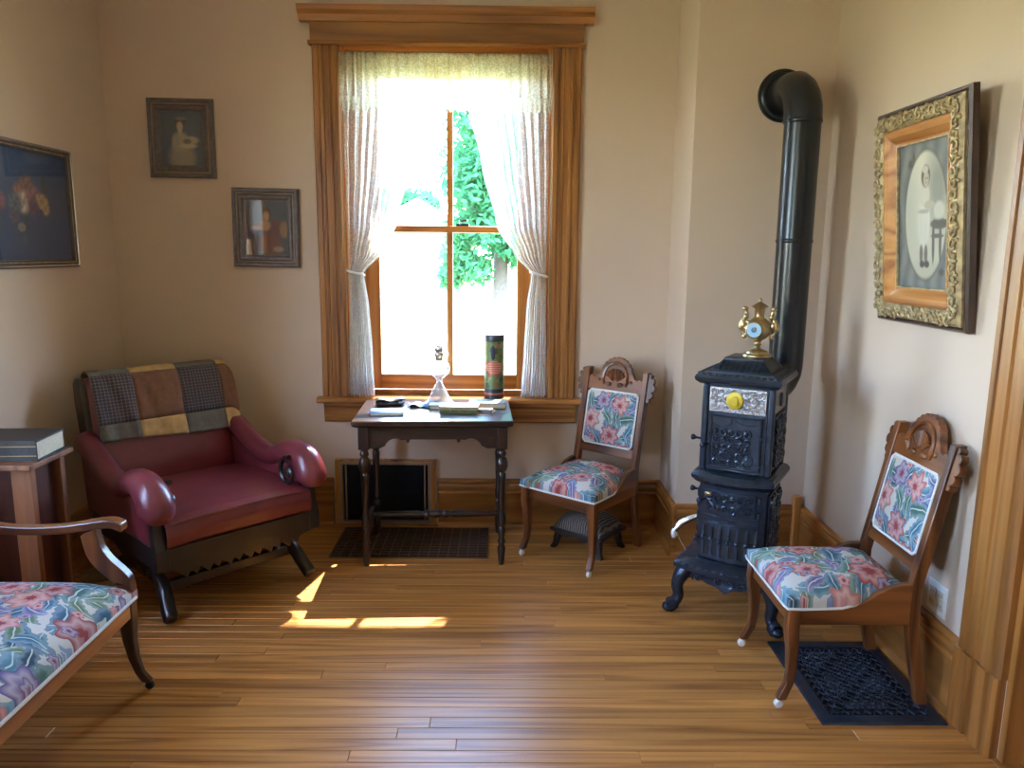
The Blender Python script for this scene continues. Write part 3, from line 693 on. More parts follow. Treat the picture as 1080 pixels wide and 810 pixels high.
# oil lamp
lp = tag(empty('oil_lamp', (-0.345, 3.975, TH)), 'clear glass oil lamp with tall chimney on the table', 'lamp')
MB().lathe([(0.078,0.0),(0.08,0.006),(0.07,0.014),(0.05,0.04),(0.032,0.07),(0.016,0.095),(0.012,0.105)], 28).build('foot', M['pressed'], lp, 60)
MB().lathe([(0.012,0.105),(0.016,0.11),(0.016,0.116),(0.03,0.125),(0.052,0.145),(0.058,0.165),(0.05,0.185),(0.028,0.2),(0.02,0.205)], 28).build('font', M['pressed'], lp, 60)
bu = MB().lathe([(0.022,0.203),(0.022,0.222),(0.028,0.226),(0.028,0.234),(0.02,0.24),(0.024,0.25),(0.02,0.266),(0.008,0.274)], 20).build('burner', M['steel'], lp, 60)
MB().tube([(0.02,0,0.23),(0.045,-0.01,0.23)], 0.002, 6).lathe([(0.002,-0.002),(0.009,-0.002),(0.009,0.002),(0.002,0.002)], 12, m=T(0.047,-0.01,0.23) @ Ry(PI/2)).build('wick_knob', M['steel'], bu)
def chim():
    prof = [(0.026,0.238),(0.028,0.26),(0.038,0.29),(0.042,0.315),(0.036,0.345),(0.026,0.375),(0.022,0.41),(0.021,0.46)]
    return MB().grid(lambda u, v: (lambda r, z: (r*math.cos(2*PI*u), r*math.sin(2*PI*u), z))(*prof[min(int(v*7+0.001), 7)]), 28, 7)
chim().build('chimney', M['lampglass'], lp, 60)
lp.scale = (1.0, 1.0, 1.16)
# tall tin
tn = tag(empty('tin_canister', (-0.056, 4.155, TH)), 'tall cylindrical green and red patterned tin on the window sill', 'tin')
def mk_tin():
    t = NT('printed_tin'); oc = t.n('ShaderNodeTexCoord').outputs['Object']; sp = t.n('ShaderNodeSeparateXYZ', {0: oc}).outputs
    band = t.ramp(t.math('DIVIDE', sp[2], 0.37), [(0, lin((44,48,58))), (0.06, lin((172,96,74))), (0.09, lin((40,50,70))), (0.15, lin((92,116,74))), (0.86, lin((172,104,78))), (0.885, lin((52,58,66)))], 'CONSTANT')
    v = t.n('ShaderNodeTexVoronoi', {'Vector': oc, 'Scale': 42.0}).outputs['Color']
    vr = t.n('ShaderNodeSeparateColor', {0: v}).outputs[0]
    pat = t.ramp(vr, [(0, lin((92,116,74))), (0.4, lin((60,84,60))), (0.62, lin((150,86,66))), (0.75, lin((120,132,92)))], 'CONSTANT')
    inb = t.math('MULTIPLY', t.math('GREATER_THAN', sp[2], 0.06), t.math('LESS_THAN', sp[2], 0.315))
    col = t.mix(inb, band, pat)
    # round red badge and dark figure on the front
    dx = t.math('DIVIDE', t.math('ADD', sp[0], 0.0), 0.045); dz = t.math('DIVIDE', t.math('SUBTRACT', sp[2], 0.175), 0.036)
    e = t.math('ADD', t.math('MULTIPLY', dx, dx), t.math('MULTIPLY', dz, dz))
    lines = t.math('GREATER_THAN', t.math('SINE', t.math('MULTIPLY', sp[2], 520.0)), 0.3)
    badge = t.mix(t.math('MULTIPLY', lines, 0.5), lin((186,96,84)), lin((216,180,160)))
    front = t.math('LESS_THAN', sp[1], 0.0)
    col = t.mix(t.math('MULTIPLY', front, t.math('LESS_THAN', e, 1.0)), col, badge)
    fx = t.math('DIVIDE', t.math('ADD', sp[0], 0.006), 0.013); fz = t.math('DIVIDE', t.math('SUBTRACT', sp[2], 0.258), 0.04)
    e2 = t.math('ADD', t.math('MULTIPLY', fx, fx), t.math('MULTIPLY', fz, fz))
    col = t.mix(t.math('MULTIPLY', front, t.math('LESS_THAN', e2, 1.0)), col, lin((46,50,72)))
    t.set(Base_Color=col, Roughness=0.4, Metallic=0.2); return t.m
MB().lathe([(0.053,0),(0.055,0.004),(0.054,0.008),(0.054,0.318)], 32).build('body', mk_tin(), tn, 50)
MB().lathe([(0.054,0.318),(0.0565,0.319),(0.0565,0.35),(0.0545,0.354),(0.05,0.352),(0.03,0.353)], 32).build('lid', plain('dark_tin_lid', lin((58,64,72)), 0.4, 0.4), tn, 50)
# small boxes and books between lamp and tin
hexahedron_book('dark_book', (-0.335, 3.85, TH), math.radians(2), 0.1, 0.075, 0.024, M['blackcover'], 'small dark book in front of the glass oil lamp')
bb = tag(empty('card_box', (-0.225, 3.775, TH), math.radians(-4)), 'buff card box with printed top lying on the table', 'box')
MB().bx(-0.095, 0.095, -0.05, 0.05, 0, 0.03).build('tray', M['olive'], bb, bev=0.001)
MB().bx(-0.097, 0.097, -0.052, 0.052, 0.018, 0.034).build('lid', M['buff'], bb, bev=0.001)
gb = tag(empty('small_box', (-0.092, 3.755, TH), math.radians(-8)), 'small grey box at the end of the buff box', 'box')
MB().bx(-0.034, 0.034, -0.02, 0.02, 0, 0.02).build('sleeve', M['greyb'], gb, bev=0.001)
MB().bx(-0.0355, 0.0355, -0.0175, 0.0175, 0.002, 0.018).build('drawer', M['paper'], gb)
hexahedron_book('olive_book', (-0.085, 3.9, TH), math.radians(-3), 0.19, 0.11, 0.03, M['olive'], 'olive green book lying on the table in front of the tall tin')

# ------------------------------------------------------------------ wall grille and floor register behind / under the table
g = tag(empty('wall_grille', ((GX0+GX1)/2, YB, GZ/2+0.002)), 'black return air grille in a pale metal frame low on the wall behind the table', 'grille')
gw, gh = GX1-GX0+0.03, GZ
MB().rect(gw, gh, [(0,0),(0,0.03),(0.025,0.03),(0.025,0)]).build('outer_frame', M['oak'], g, 0)
MB().rect(gw-0.05, gh-0.02, [(0,0),(0,0.036),(0.016,0.036),(0.018,0.03),(0.018,0)]).build('metal_frame', M['alu'], g, 0)
MB().bx(-gw/2+0.04, gw/2-0.04, -0.008, -0.0, -gh/2+0.025, gh/2-0.025).build('backing', M['black'], g, 0)
sl = MB().bx(-gw/2+0.042, gw/2-0.042, -0.0, 0.0015, -0.007, 0.007, Rx(0.5)).mesh('slat', M['black'], 0)
for i in range(27):
    o = bpy.data.objects.new('slat', sl); COL.objects.link(o); o.parent = g; o.location = (0, -0.018, -gh/2+0.034+i*(gh-0.066)/26)
for x in (-gw/2+0.06, gw/2-0.06): MB().bx(x-0.004, x+0.004, -0.034, -0.026, -gh/2+0.03, gh/2-0.03).build('upright', M['alu'], g)
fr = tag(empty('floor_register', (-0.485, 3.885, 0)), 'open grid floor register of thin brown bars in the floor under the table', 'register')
M['regbar'] = plain('brown_register_bar', lin((96,66,44)), 0.5)
rw, rd = 0.81, 0.42
MB().bx(-rw/2, rw/2, -rd/2, rd/2, 0.0005, 0.0025).build('well_shade_plate', M['black'], fr, 0)  # flat black plate stands in for the shade below the bars
vb = MB().bx(-0.003, 0.003, -rd/2, rd/2, 0.0025, 0.008).mesh('bar', M['regbar'], 0)
hb = MB().bx(-rw/2, rw/2, -0.0016, 0.0016, 0.0025, 0.0075).mesh('bar', M['regbar'], 0)
for i in range(17):
    o = bpy.data.objects.new('bar', vb); COL.objects.link(o); o.parent = fr; o.location = (-rw/2+0.003+i*(rw-0.006)/16, 0, 0)
for i in range(13):
    o = bpy.data.objects.new('cross_bar', hb); COL.objects.link(o); o.parent = fr; o.location = (0, -rd/2+0.003+i*(rd-0.006)/12, 0)

# ------------------------------------------------------------------ red leather platform rocker
RK = (-1.395, 3.385, 0); RA = math.radians(46.4)
rk = tag(empty('rocking_chair', RK, RA), 'oxblood leather platform rocker with black carved wooden base in the corner', 'chair')
# rolled seat
def rseat(u, v):
    x = (u*2-1)*0.328
    pts = [(-0.37,0.36),(-0.392,0.38),(-0.398,0.43),(-0.388,0.468),(-0.35,0.486),(-0.2,0.5),(0.0,0.492),(0.2,0.476),(0.33,0.46)]
    k = v*(len(pts)-1); i = min(int(k), len(pts)-2); f = k-i
    y = pts[i][0]*(1-f)+pts[i+1][0]*f; z = pts[i][1]*(1-f)+pts[i+1][1]*f
    return (x, y, z - 0.012*abs(u*2-1)**4)
se = MB().grid(rseat, 24, 32).build('seat', M['leather'], rk, 70)
MB().tube([(x/10*0.3, -0.39, 0.472-0.012*abs(x/10)**4) for x in range(-10, 11)], 0.006, 6).build('welt', M['leather'], se)
fr_o = [(-0.37,0.362),(-0.37,0.275),(-0.3,0.262)]
for k in range(6):
    x0 = -0.28+k*0.56/6
    fr_o += [(x0, 0.245), (x0+0.03, 0.222), (x0+0.045, 0.248), (x0+0.07, 0.226), (x0+0.085, 0.256)]
fr_o += [(0.3,0.262),(0.37,0.275),(0.37,0.362)]
MB().prism(fr_o, -0.385, -0.35, 'y').build('front_rail', M['ebony'], rk, 40, bev=0.004)
MB().bx(-0.36, 0.36, 0.3, 0.34, 0.27, 0.36).build('rear_rail', M['ebony'], rk)
for s in (-1, 1):
    MB().bx(s*0.345-0.02, s*0.345+0.02, -0.35, 0.34, 0.27, 0.365).build('side_rail', M['ebony'], rk, bev=0.005)
    MB().loft([[(s*0.35-s*dx, y, z) for y, z in ((-0.33, 0.33), (0.4, 0.33), (0.44, 0.62), (0.18, 0.565), (-0.05, 0.53), (-0.3, 0.565))] for dx in (-0.012, 0.03)]).build('side_panel', M['leather'], rk, 30, bev=0.012)
    arm = smoothpath([(s*0.35,0.38,0.68),(s*0.35,0.28,0.64),(s*0.35,0.12,0.575),(s*0.35,-0.03,0.555),(s*0.35,-0.13,0.592),(s*0.35,-0.23,0.612),(s*0.35,-0.32,0.592),(s*0.35,-0.368,0.535),(s*0.35,-0.362,0.485)], 5)
    n = len(arm); rr = []
    for i in range(n):
        t = i/(n-1); rr.append(0.05 if t < 0.5 else 0.05+0.02*math.sin(PI*min(1, (t-0.5)/0.42)*0.5) if t < 0.92 else 0.07-0.03*((t-0.92)/0.08))
    MB().tube(arm, rr, 14).build('arm', M['leather'], rk, 70)
    po = MB().loft([sqsec((s*0.345, y, z), 0.06, d) for y, z, d in ((-0.362,0.27,0.05),(-0.362,0.35,0.05),(-0.35,0.4,0.035),(-0.345,0.45,0.04),(-0.335,0.5,0.07),(-0.32,0.54,0.09))]).build('arm_post', M['ebony'], rk, 50, bev=0.008)
    sp = [(s*0.27, -0.3+(0.008+0.0085*q)*math.cos(q*s*1), 0.54+(0.008+0.0085*q)*math.sin(q)) for q in [i*0.35 for i in range(24)]]
    MB().tube(sp, 0.011, 8).ball((s*0.272, -0.3, 0.54), (0.012, 0.02, 0.02)).build('scroll', M['ebony'], po)
    # runner with outward feet
    MB().tube(smoothpath([T(0.03,-0.043,0)@Vector(q) for q in ((s*0.33,-0.27,0.023),(s*0.325,-0.23,0.055),(s*0.31,-0.16,0.125),(s*0.3,-0.06,0.15),(s*0.3,0.12,0.15),(s*0.31,0.24,0.12),(s*0.325,0.32,0.055),(s*0.33,0.36,0.023))], 5), [0.024]+[0.031]*34+[0.024], 10).build('runner', M['ebony'], rk, 50)
    MB().prism([(-0.3,0.275),(-0.22,0.225),(-0.08,0.182),(0.02,0.178),(0.12,0.182),(0.26,0.225),(0.34,0.275)], s*0.3-0.018, s*0.3+0.018, 'x').build('rocker_rail', M['ebony'], rk, 40, bev=0.004)
    MB().box((s*0.29, -0.07, 0.175), (0.06, 0.09, 0.03)).build('spring_block', M['ebony'], rk, bev=0.004)
MB().bx(-0.27, 0.33, -0.2, -0.165, 0.1, 0.145).build('front_stretcher', M['ebony'], rk, bev=0.006)
MB().bx(-0.3, 0.3, 0.22, 0.255, 0.1, 0.145).build('rear_stretcher', M['ebony'], rk, bev=0.006)
# back: padded slab leaning back
BA = math.atan2(0.13, 0.52)
bm = T(0, 0.30, 0.43) @ Rx(-BA)
def rback(u, v):
    # v round the section: front bottom -> front top -> over roll -> rear bottom
    x = (u*2-1)*0.335
    pts = [(-0.012,0.0),(-0.03,0.1),(-0.035,0.25),(-0.03,0.4),(-0.03,0.48),(-0.022,0.53),(0.01,0.558),(0.05,0.56),(0.085,0.535),(0.095,0.48),(0.09,0.3),(0.09,0.0)]
    k = v*(len(pts)-1); i = min(int(k), len(pts)-2); f = k-i
    y = pts[i][0]*(1-f)+pts[i+1][0]*f; z = pts[i][1]*(1-f)+pts[i+1][1]*f
    e = abs(u*2-1)**8
    return (x, y*(1-e*0.55)+0.03*e*0.55, z-0.03*e*(z/0.56))
MB().grid(rback, 28, 44, bm).build('backrest', M['leather'], rk, 70)
for s in (-1, 1):
    MB().prism([(0.0,-0.1),(0.1,-0.1),(0.105,0.45),(0.085,0.535),(0.05,0.555),(0.01,0.545),(-0.01,0.5)], s*0.335-0.012, s*0.335+0.016, 'x', bm).build('back_frame', M['ebony'], rk, 40, bev=0.006)
# patchwork throw over the back
qt = tag(empty('patchwork_throw', RK, RA), 'plaid and brown patchwork throw draped over the back of the leather rocker', 'throw')
def mk_plaid():
    t = NT('navy_plaid_cloth'); uv = t.n('ShaderNodeTexCoord').outputs['UV']; sp = t.n('ShaderNodeSeparateXYZ', {0: uv}).outputs
    a = t.math('GREATER_THAN', t.math('FRACT', t.math('MULTIPLY', sp[0], 62.0)), 0.78); b = t.math('GREATER_THAN', t.math('FRACT', t.math('MULTIPLY', sp[1], 62.0)), 0.78)
    k = t.math('MULTIPLY', t.math('ADD', a, b), 0.5)
    t.set(Base_Color=t.ramp(k, [(0, lin((66,60,68))), (0.5, lin((104,96,100))), (1, lin((134,126,124)))]), Roughness=0.95); return t.m
M['plaid'] = mk_plaid()
M['qbrown'] = plain('brown_wool_patch', lin((122,86,66)), 0.95, var=0.12, nscale=40, bump=0.3)
M['qgrey'] = plain('grey_green_wool_patch', lin((104,102,94)), 0.95, var=0.14, nscale=50, bump=0.3)
M['qbeige'] = plain('beige_cotton_patch', lin((188,156,104)), 0.9, var=0.15, nscale=30, bump=0.2)
qp = [(-0.049,0.225),(-0.051,0.29),(-0.05,0.36),(-0.047,0.42),(-0.044,0.48),(-0.036,0.535),(-0.01,0.566),(0.03,0.577),(0.07,0.566),(0.1,0.53),(0.11,0.46),(0.11,0.36),(0.108,0.26)]
def qpos(t):
    L = [0]
    for p, q in zip(qp, qp[1:]): L.append(L[-1]+math.hypot(q[0]-p[0], q[1]-p[1]))
    d = t*L[-1]
    for i in range(len(qp)-1):
        if d <= L[i+1]+1e-9:
            f = (d-L[i])/(L[i+1]-L[i]); return qp[i][0]*(1-f)+qp[i+1][0]*f, qp[i][1]*(1-f)+qp[i+1][1]*f
    return qp[-1]
xb = [-0.31, -0.13, 0.09, 0.295, 0.375]; tb_ = [0.0, 0.12, 0.43, 0.53, 0.8, 1.0]
pat = [['qgrey','qbeige','qgrey','qbeige'], ['plaid','qbrown','plaid','qbrown'], ['qgrey','qbeige','qgrey','qbeige'], ['qbrown','plaid','qbrown','plaid'], ['qgrey','qbeige','qgrey','qbeige']]
for j in range(5):
    for i in range(4):
        def pf(u, v, i=i, j=j):
            x = xb[i]+(xb[i+1]-xb[i])*u; t = tb_[j]+(tb_[j+1]-tb_[j])*v
            y, z = qpos(t)
            wv = 0.006*math.sin(x*38+t*5)*(1-min(1, abs(t-0.5)*0.6)) + 0.004*math.sin(x*90+t*20)
            seam = -0.003 if (u in (0, 1) or v in (0, 1)) else 0.0
            out = 1 if t < 0.5 else -1
            drop = 0.0
            if x > 0.33: drop = (x-0.33)*0.9; 
            return (min(x, 0.365), y-(wv+seam+0.004)*out, z-drop-0.012*math.sin(x*7)*(1 if t < 0.1 else 0))
        MB().grid(pf, 10, 10, bm, uv=lambda u, v, i=i, j=j: (xb[i]+(xb[i+1]-xb[i])*u, (tb_[j]+(tb_[j+1]-tb_[j])*v)*0.8)).build('patch', M[pat[j][i]], qt, 60, solid=0.004, fix=False)

# ------------------------------------------------------------------ stand and big book at the left
SX1, SY0, SY1, SH = -1.735, 2.70, 2.985, 0.76
M['standred'] = wood('stand_dark_red_panel', lin((52,26,20)), lin((84,44,34)), 'z', 0.45, rnd=1.0)
sdn = tag(empty('wooden_stand', (0, 0, 0)), 'worn brown wooden stand with board legs at the left wall', 'stand')
MB().bx(-2.06, SX1, SY0, SY1, SH-0.022, SH).build('top', M['standwood'], sdn, bev=0.004)
for x in (-2.02, SX1-0.06):
    for y in (SY0+0.05, SY1-0.045): MB().box((x, y, (SH-0.022)/2), (0.075, 0.03, SH-0.022)).build('leg', M['standwood'], sdn, bev=0.003)
MB().bx(-1.98, SX1-0.1, SY0+0.04, SY0+0.055, 0.2, SH-0.022).build('front_panel', M['standred'] if 'standred' in M else M['standwood'], sdn)
MB().bx(-1.98, SX1-0.1, SY1-0.06, SY1-0.045, 0.2, SH-0.022).build('back_panel', M['standwood'], sdn)
MB().bx(SX1-0.07, SX1-0.055, SY0+0.066, SY1-0.061, 0.2, SH-0.022).build('side_panel', M['standred'], sdn)
MB().bx(-2.0, SX1-0.08, SY0+0.06, SY1-0.06, 0.18, 0.2).build('shelf', M['standwood'], sdn)
bk = tag(empty('large_book', (-1.9, 2.855, SH), math.radians(4)), 'thick black leather book with pale page edges on the wooden stand', 'book')
MB().bx(-0.15, 0.148, -0.098, 0.098, 0.006, 0.074).build('pages', M['paper'], bk)
MB().bx(-0.156, 0.156, -0.106, 0.106, 0, 0.007).bx(-0.156, 0.156, -0.106, 0.106, 0.073, 0.08).bx(-0.156, 0.152, -0.108, -0.101, 0.0, 0.08).build('cover', M['blackcover'], bk, bev=0.002)
M['goldprint'] = plain('worn_gold_tooling', (0.3,0.24,0.12), 0.4, metal=0.8)
for q in (0.02, 0.056): MB().bx(-0.154, 0.15, -0.1095, -0.108, q, q+0.003).build('spine_band', M['goldprint'], bk)
# brass cuspidor on the floor between stand and rocker
sp = tag(empty('brass_pot', (-1.70, 3.06, 0)), 'small brass pot on the floor beside the rocker', 'pot')
MB().lathe([(0.07,0),(0.085,0.01),(0.1,0.06),(0.095,0.1),(0.07,0.13),(0.065,0.145),(0.085,0.175),(0.088,0.18),(0.08,0.178),(0.055,0.145)], 28).build('bowl', M['brass'], sp, 60)
MB().lathe([(0.089,0.176),(0.092,0.178),(0.092,0.183),(0.085,0.183)], 28).build('rim', M['brass'], sp, 60)

# ------------------------------------------------------------------ floral settee in the left foreground
se_x, se_y = -1.245, 2.42
stt = tag(empty('settee', (0, 0, 0)), 'floral settee with curved wooden arms in the left foreground', 'settee')
SL = 1.25
y0_, y1_ = se_y-SL, se_y
WS = M['walnut_y']
MB().bx(se_x-0.028, se_x, y0_, y1_, 0.325, 0.385).build('front_rail', WS, stt, bev=0.004)
MB().bx(se_x-0.6, se_x-0.572, y0_, y1_, 0.325, 0.385).build('rear_rail', WS, stt, bev=0.004)
for y in (y0_, y1_-0.028): MB().bx(se_x-0.572, se_x-0.028, y, y+0.028, 0.325, 0.385).build('end_rail', M['walnut_x'], stt, bev=0.004)
def sseat(u, v):
    a, b = u*2-1, v*2-1
    ra, rb = max(-1, min(1, a*1.08)), max(-1, min(1, b*1.08)); e = max(abs(a), abs(b))
    z = 0.415 + 0.075*(1-abs(ra)**4)*(1-abs(rb)**10)
    if e > 0.926: z = 0.415 - (e-0.926)/0.074*0.03
    return (se_x-0.295+ra*0.302, (y0_+y1_)/2+rb*(SL/2+0.004), z)
MB().grid(sseat, 30, 56).build('seat', M['floral'], stt, 60)
MB().tube([(se_x-0.58, y1_+0.004, 0.389), (se_x-0.02, y1_+0.006, 0.389), (se_x+0.008, y1_-0.01, 0.389), (se_x+0.009, y0_+0.01, 0.389), (se_x-0.02, y0_-0.006, 0.389)], 0.006, 6).build('seat_braid', M['trimwhite'], stt)
for (yy_, sg) in ((y1_, 1), (y0_, -1)):
    lg = MB().loft([sqsec((se_x-0.02+dx, yy_-sg*0.018+sg*dy, z), w, w) for z, dx, dy, w in ((0.385,0,0,0.046),(0.32,0,0,0.046),(0.24,-0.004,0.008,0.038),(0.16,-0.004,0.025,0.031),(0.09,0.0,0.05,0.027),(0.045,0.006,0.078,0.03),(0.034,0.008,0.086,0.03))]).build('leg', M['darkwood'], stt, 50, bev=0.005)
    MB().lathe([(0.004,-0.008),(0.014,-0.007),(0.0165,0),(0.014,0.007),(0.004,0.008)], 14, m=T(se_x-0.01, yy_+sg*0.072, 0.0168) @ Rx(PI/2)).build('caster', M['iron'], lg)
    MB().loft([sqsec((se_x-0.585, yy_-sg*0.018+sg*dy, z), w, w) for z, dy, w in ((0.385,0,0.042),(0.2,0.0,0.036),(0.0,0.03,0.03))]).build('leg', M['darkwood'], stt, 50, bev=0.004)
    ya = yy_-sg*0.012
    # arm support: S-curve from the seat corner up and back, then the arm itself
    sup = smoothpath([(se_x-0.018,ya,0.385),(se_x-0.022,ya,0.44),(se_x-0.045,ya,0.475),(se_x-0.085,ya,0.515),(se_x-0.112,ya,0.56),(se_x-0.125,ya,0.625)], 5)
    MB().loft([[(p.x-w/2, p.y-0.018, p.z-h/2), (p.x+w/2, p.y-0.018, p.z+h/2), (p.x+w/2, p.y+0.018, p.z+h/2), (p.x-w/2, p.y+0.018, p.z-h/2)] for p, w, h in [(p, 0.05, 0.0 if i < 6 else 0.028) for i, p in enumerate(sup)]]).build('arm_support', M['walnut'], stt, 50, bev=0.006)
    top = smoothpath([(se_x-0.012,ya,0.64),(se_x-0.05,ya,0.654),(se_x-0.11,ya,0.648),(se_x-0.23,ya,0.63),(se_x-0.4,ya,0.63),(se_x-0.6,ya,0.665)], 5)
    MB().loft([[(p.x, p.y-w/2, p.z-0.014), (p.x, p.y+w/2, p.z-0.014), (p.x, p.y+w/2, p.z+0.014), (p.x, p.y-w/2, p.z+0.014)] for p, w in [(p, 0.05 if i < 12 else 0.04) for i, p in enumerate(top)]]).build('arm', M['walnut_x'], stt, 50, bev=0.008)
    MB().loft([sqsec((se_x-0.585-0.12*max(0, (z-0.385))/0.6, yy_-sg*0.018, z), 0.04, 0.04) for z in (0.385, 0.6, 1.0)]).build('back_post', M['walnut'], stt, bev=0.004)
sbm = T(se_x-0.6, (y0_+y1_)/2, 0.44) @ Ry(math.radians(-11))
MB().prism([(-SL/2+0.04,0.0),(SL/2-0.04,0.0),(SL/2-0.04,0.48)] + [(SL/2-0.04-(SL-0.08)*i/20, 0.48+0.1*math.sin(PI*i/20)) for i in range(21)] + [(-SL/2+0.04,0.48)], -0.02, 0.02, 'x', sbm).build('back_frame', WS, stt, 30, bev=0.005)
M['floral_yz'] = floral('floral_tapestry_settee_back', 6.6, 'yz')
MB().prism([(-SL/2+0.1,0.05),(SL/2-0.1,0.05),(SL/2-0.1,0.44)] + [(SL/2-0.1-(SL-0.2)*i/20, 0.44+0.08*math.sin(PI*i/20)) for i in range(21)], 0.015, 0.045, 'x', sbm).build('back_cushion', M['floral_yz'], stt, 30, bev=0.012)

# ------------------------------------------------------------------ parlour stove
def scrolls(mb, x0, x1, z0, z1, yf, m=None, nx=4, nz=4, seed=1, rad=0.16):
    rg = random.Random(seed); cw, chh = (x1-x0)/nx, (z1-z0)/nz
    for i in range(nx):
        for j in range(nz):
            cx, cz = x0+(i+0.5)*cw, z0+(j+0.5)*chh; R = min(cw, chh)*0.56
            hand = 1 if (i+j) % 2 else -1; ph = rg.uniform(0, 6.28)
            pts = []
            for k in range(15):
                t = k/14; r = R*(1-0.78*t); q = ph+hand*t*9
                px, pz = cx+r*math.cos(q), cz+r*math.sin(q); pts.append((px, yf(px)-R*0.2, pz))
            mb.tube(pts, [R*rad*1.3*(0.6+0.6*math.sin(PI*min(1, 0.15+k/16))) for k in range(15)], 5, m)
            mb.ball((cx, yf(cx)-R*0.22, cz), (R*0.26, R*0.34, R*0.26), 6, 4, m)
            for k in range(2):
                q = rg.uniform(0, 6.28); lx, lz = cx+R*0.95*math.cos(q), cz+R*0.95*math.sin(q)
                if x0 < lx < x1 and z0 < lz < z1: mb.ball((lx, yf(lx)-R*0.1, lz), (R*0.34, R*0.3, R*0.24), 6, 4, m)
    return mb
SV = (1.034, 3.175, 0); SA = math.radians(-31)
sv = tag(empty('parlour_stove', SV, SA), 'tall ornate black cast iron parlour stove with nickel band and gold medallion', 'stove')
sv.scale = (0.92, 0.94, 0.985)
def sec(w, d, bow, z, n=12):
    fr_ = [(-w+2*w*i/n, -d-bow*(1-(2*i/n-1)**2), z) for i in range(n+1)]
    return fr_ + [(w, -d*0.3, z), (w, d, z), (-w, d, z), (-w, -d*0.3, z)]
IR = M['iron']
# legs: cabriole with paw
for sx in (-1, 1):
    for sy in (-1, 1):
        pts = smoothpath([(sx*0.185, sy*0.165, 0.2), (sx*0.208, sy*0.186, 0.165), (sx*0.22, sy*0.196, 0.12), (sx*0.214, sy*0.19, 0.07), (sx*0.23, sy*0.205, 0.037), (sx*0.25, sy*0.222, 0.026)], 4)
        n = len(pts); rr = [0.042-0.016*math.sin(PI*0.5*min(1, i/(n*0.62))) + (0.006 if i > n*0.75 else 0) for i in range(n)]
        lg = MB().tube(pts, rr, 10).ball((sx*0.252, sy*0.224, 0.022), (0.028, 0.028, 0.022), 10, 6).build('leg', IR, sv, 60)
        MB().tube([(p.x+sx*0.006, p.y+sy*0.022, p.z) for p in pts[2:14]], [r*0.3 for r in rr[2:14]], 6).build('leg_scroll', IR, lg, 60)
# skirt with shell drop
for ry in (0, PI/2, -PI/2):
    mm = Rz(ry); dd = 0.178
    o = [(-0.17,0.21),(-0.17,0.16),(-0.13,0.175),(-0.08,0.15),(-0.04,0.145),(0,0.12),(0.04,0.145),(0.08,0.15),(0.13,0.175),(0.17,0.16),(0.17,0.21)]
    sk = MB().prism(o, -dd-0.012, -dd+0.004, 'y', mm).build('skirt', IR, sv, 30, bev=0.003)
    scrolls(MB(), -0.15, 0.15, 0.155, 0.205, lambda x: -dd-0.01, mm, 6, 1, 5).build('skirt_relief', IR, sk, 60)
bpm = MB().loft([sec(0.215,0.19,0.03,0.2), sec(0.236,0.208,0.04,0.21), sec(0.24,0.211,0.04,0.228), sec(0.222,0.195,0.035,0.243), sec(0.17,0.152,0.035,0.262)]).build('base_plate', IR, sv, 25)
rim = MB()
for i in range(13):
    x = -0.21+i*0.42/12; rim.box((x, -0.208-0.04*(1-(x/0.24)**2)+0.003, 0.233), (0.02, 0.012, 0.012))
for s in (-1, 1):
    for i in range(10): rim.box((s*0.228, -0.165+i*0.036, 0.235), (0.014, 0.02, 0.01))
rim.build('beading', IR, bpm, bev=0.003)['kind'] = 'stuff'
lower = MB().loft([sec(0.152,0.14,0.035,0.25), sec(0.152,0.14,0.035,0.6)]).build('ash_box', IR, sv, 25)
yb = lambda x: -0.14-0.035*(1-(x/0.152)**2)
# slotted draught panel
gp = MB()
def bowpanel(x0, x1, z0, z1, t, n=8):
    secs = []
    for i in range(n+1):
        x = x0+(x1-x0)*i/n; secs.append([(x, yb(x)-t, z0), (x, yb(x)+0.004, z0), (x, yb(x)+0.004, z1), (x, yb(x)-t, z1)])
    return MB().loft(secs)
for z0, z1 in ((0.27,0.285), (0.345,0.36), (0.415,0.43)): 
    p = bowpanel(-0.12, 0.12, z0, z1, 0.012); gp.add(p.v, p.f)
for i in range(7):
    x = -0.12+i*0.04; gp.box((x, yb(x)-0.004, 0.35), (0.014, 0.014, 0.15)); gp.ball((x, yb(x)-0.012, 0.352), (0.012, 0.008, 0.012), 8, 5)
dg = gp.build('draught_grille', IR, lower, 40)
MB().add(*(lambda p: (p.v, p.f))(bowpanel(-0.112, 0.112, 0.275, 0.42, 0.0012))).build('slot_shade_sheet', M['black'], lower, 40)  # black sheet imitates the shade between the grille bars
dw = bowpanel(-0.13, 0.13, 0.437, 0.462, 0.006).build('ash_drawer', IR, lower, 40, bev=0.002)
MB().tube([(-0.03, yb(-0.03)-0.008, 0.45), (0.0, yb(0)-0.018, 0.45), (0.03, yb(0.03)-0.008, 0.45)], 0.005, 6).build('drawer_pull', IR, dw)
ld = bowpanel(-0.118, 0.112, 0.472, 0.575, 0.008).build('ash_door', IR, sv, 40, bev=0.003)
scrolls(MB(), -0.108, 0.102, 0.478, 0.57, lambda x: yb(x)-0.007, None, 6, 2, 11, 0.2).build('door_relief', IR, ld, 60)
MB().ball((-0.1, yb(-0.1)-0.014, 0.556), (0.02, 0.008, 0.011), 10, 6).build('copper_spot', M['brass'], ld, 60)
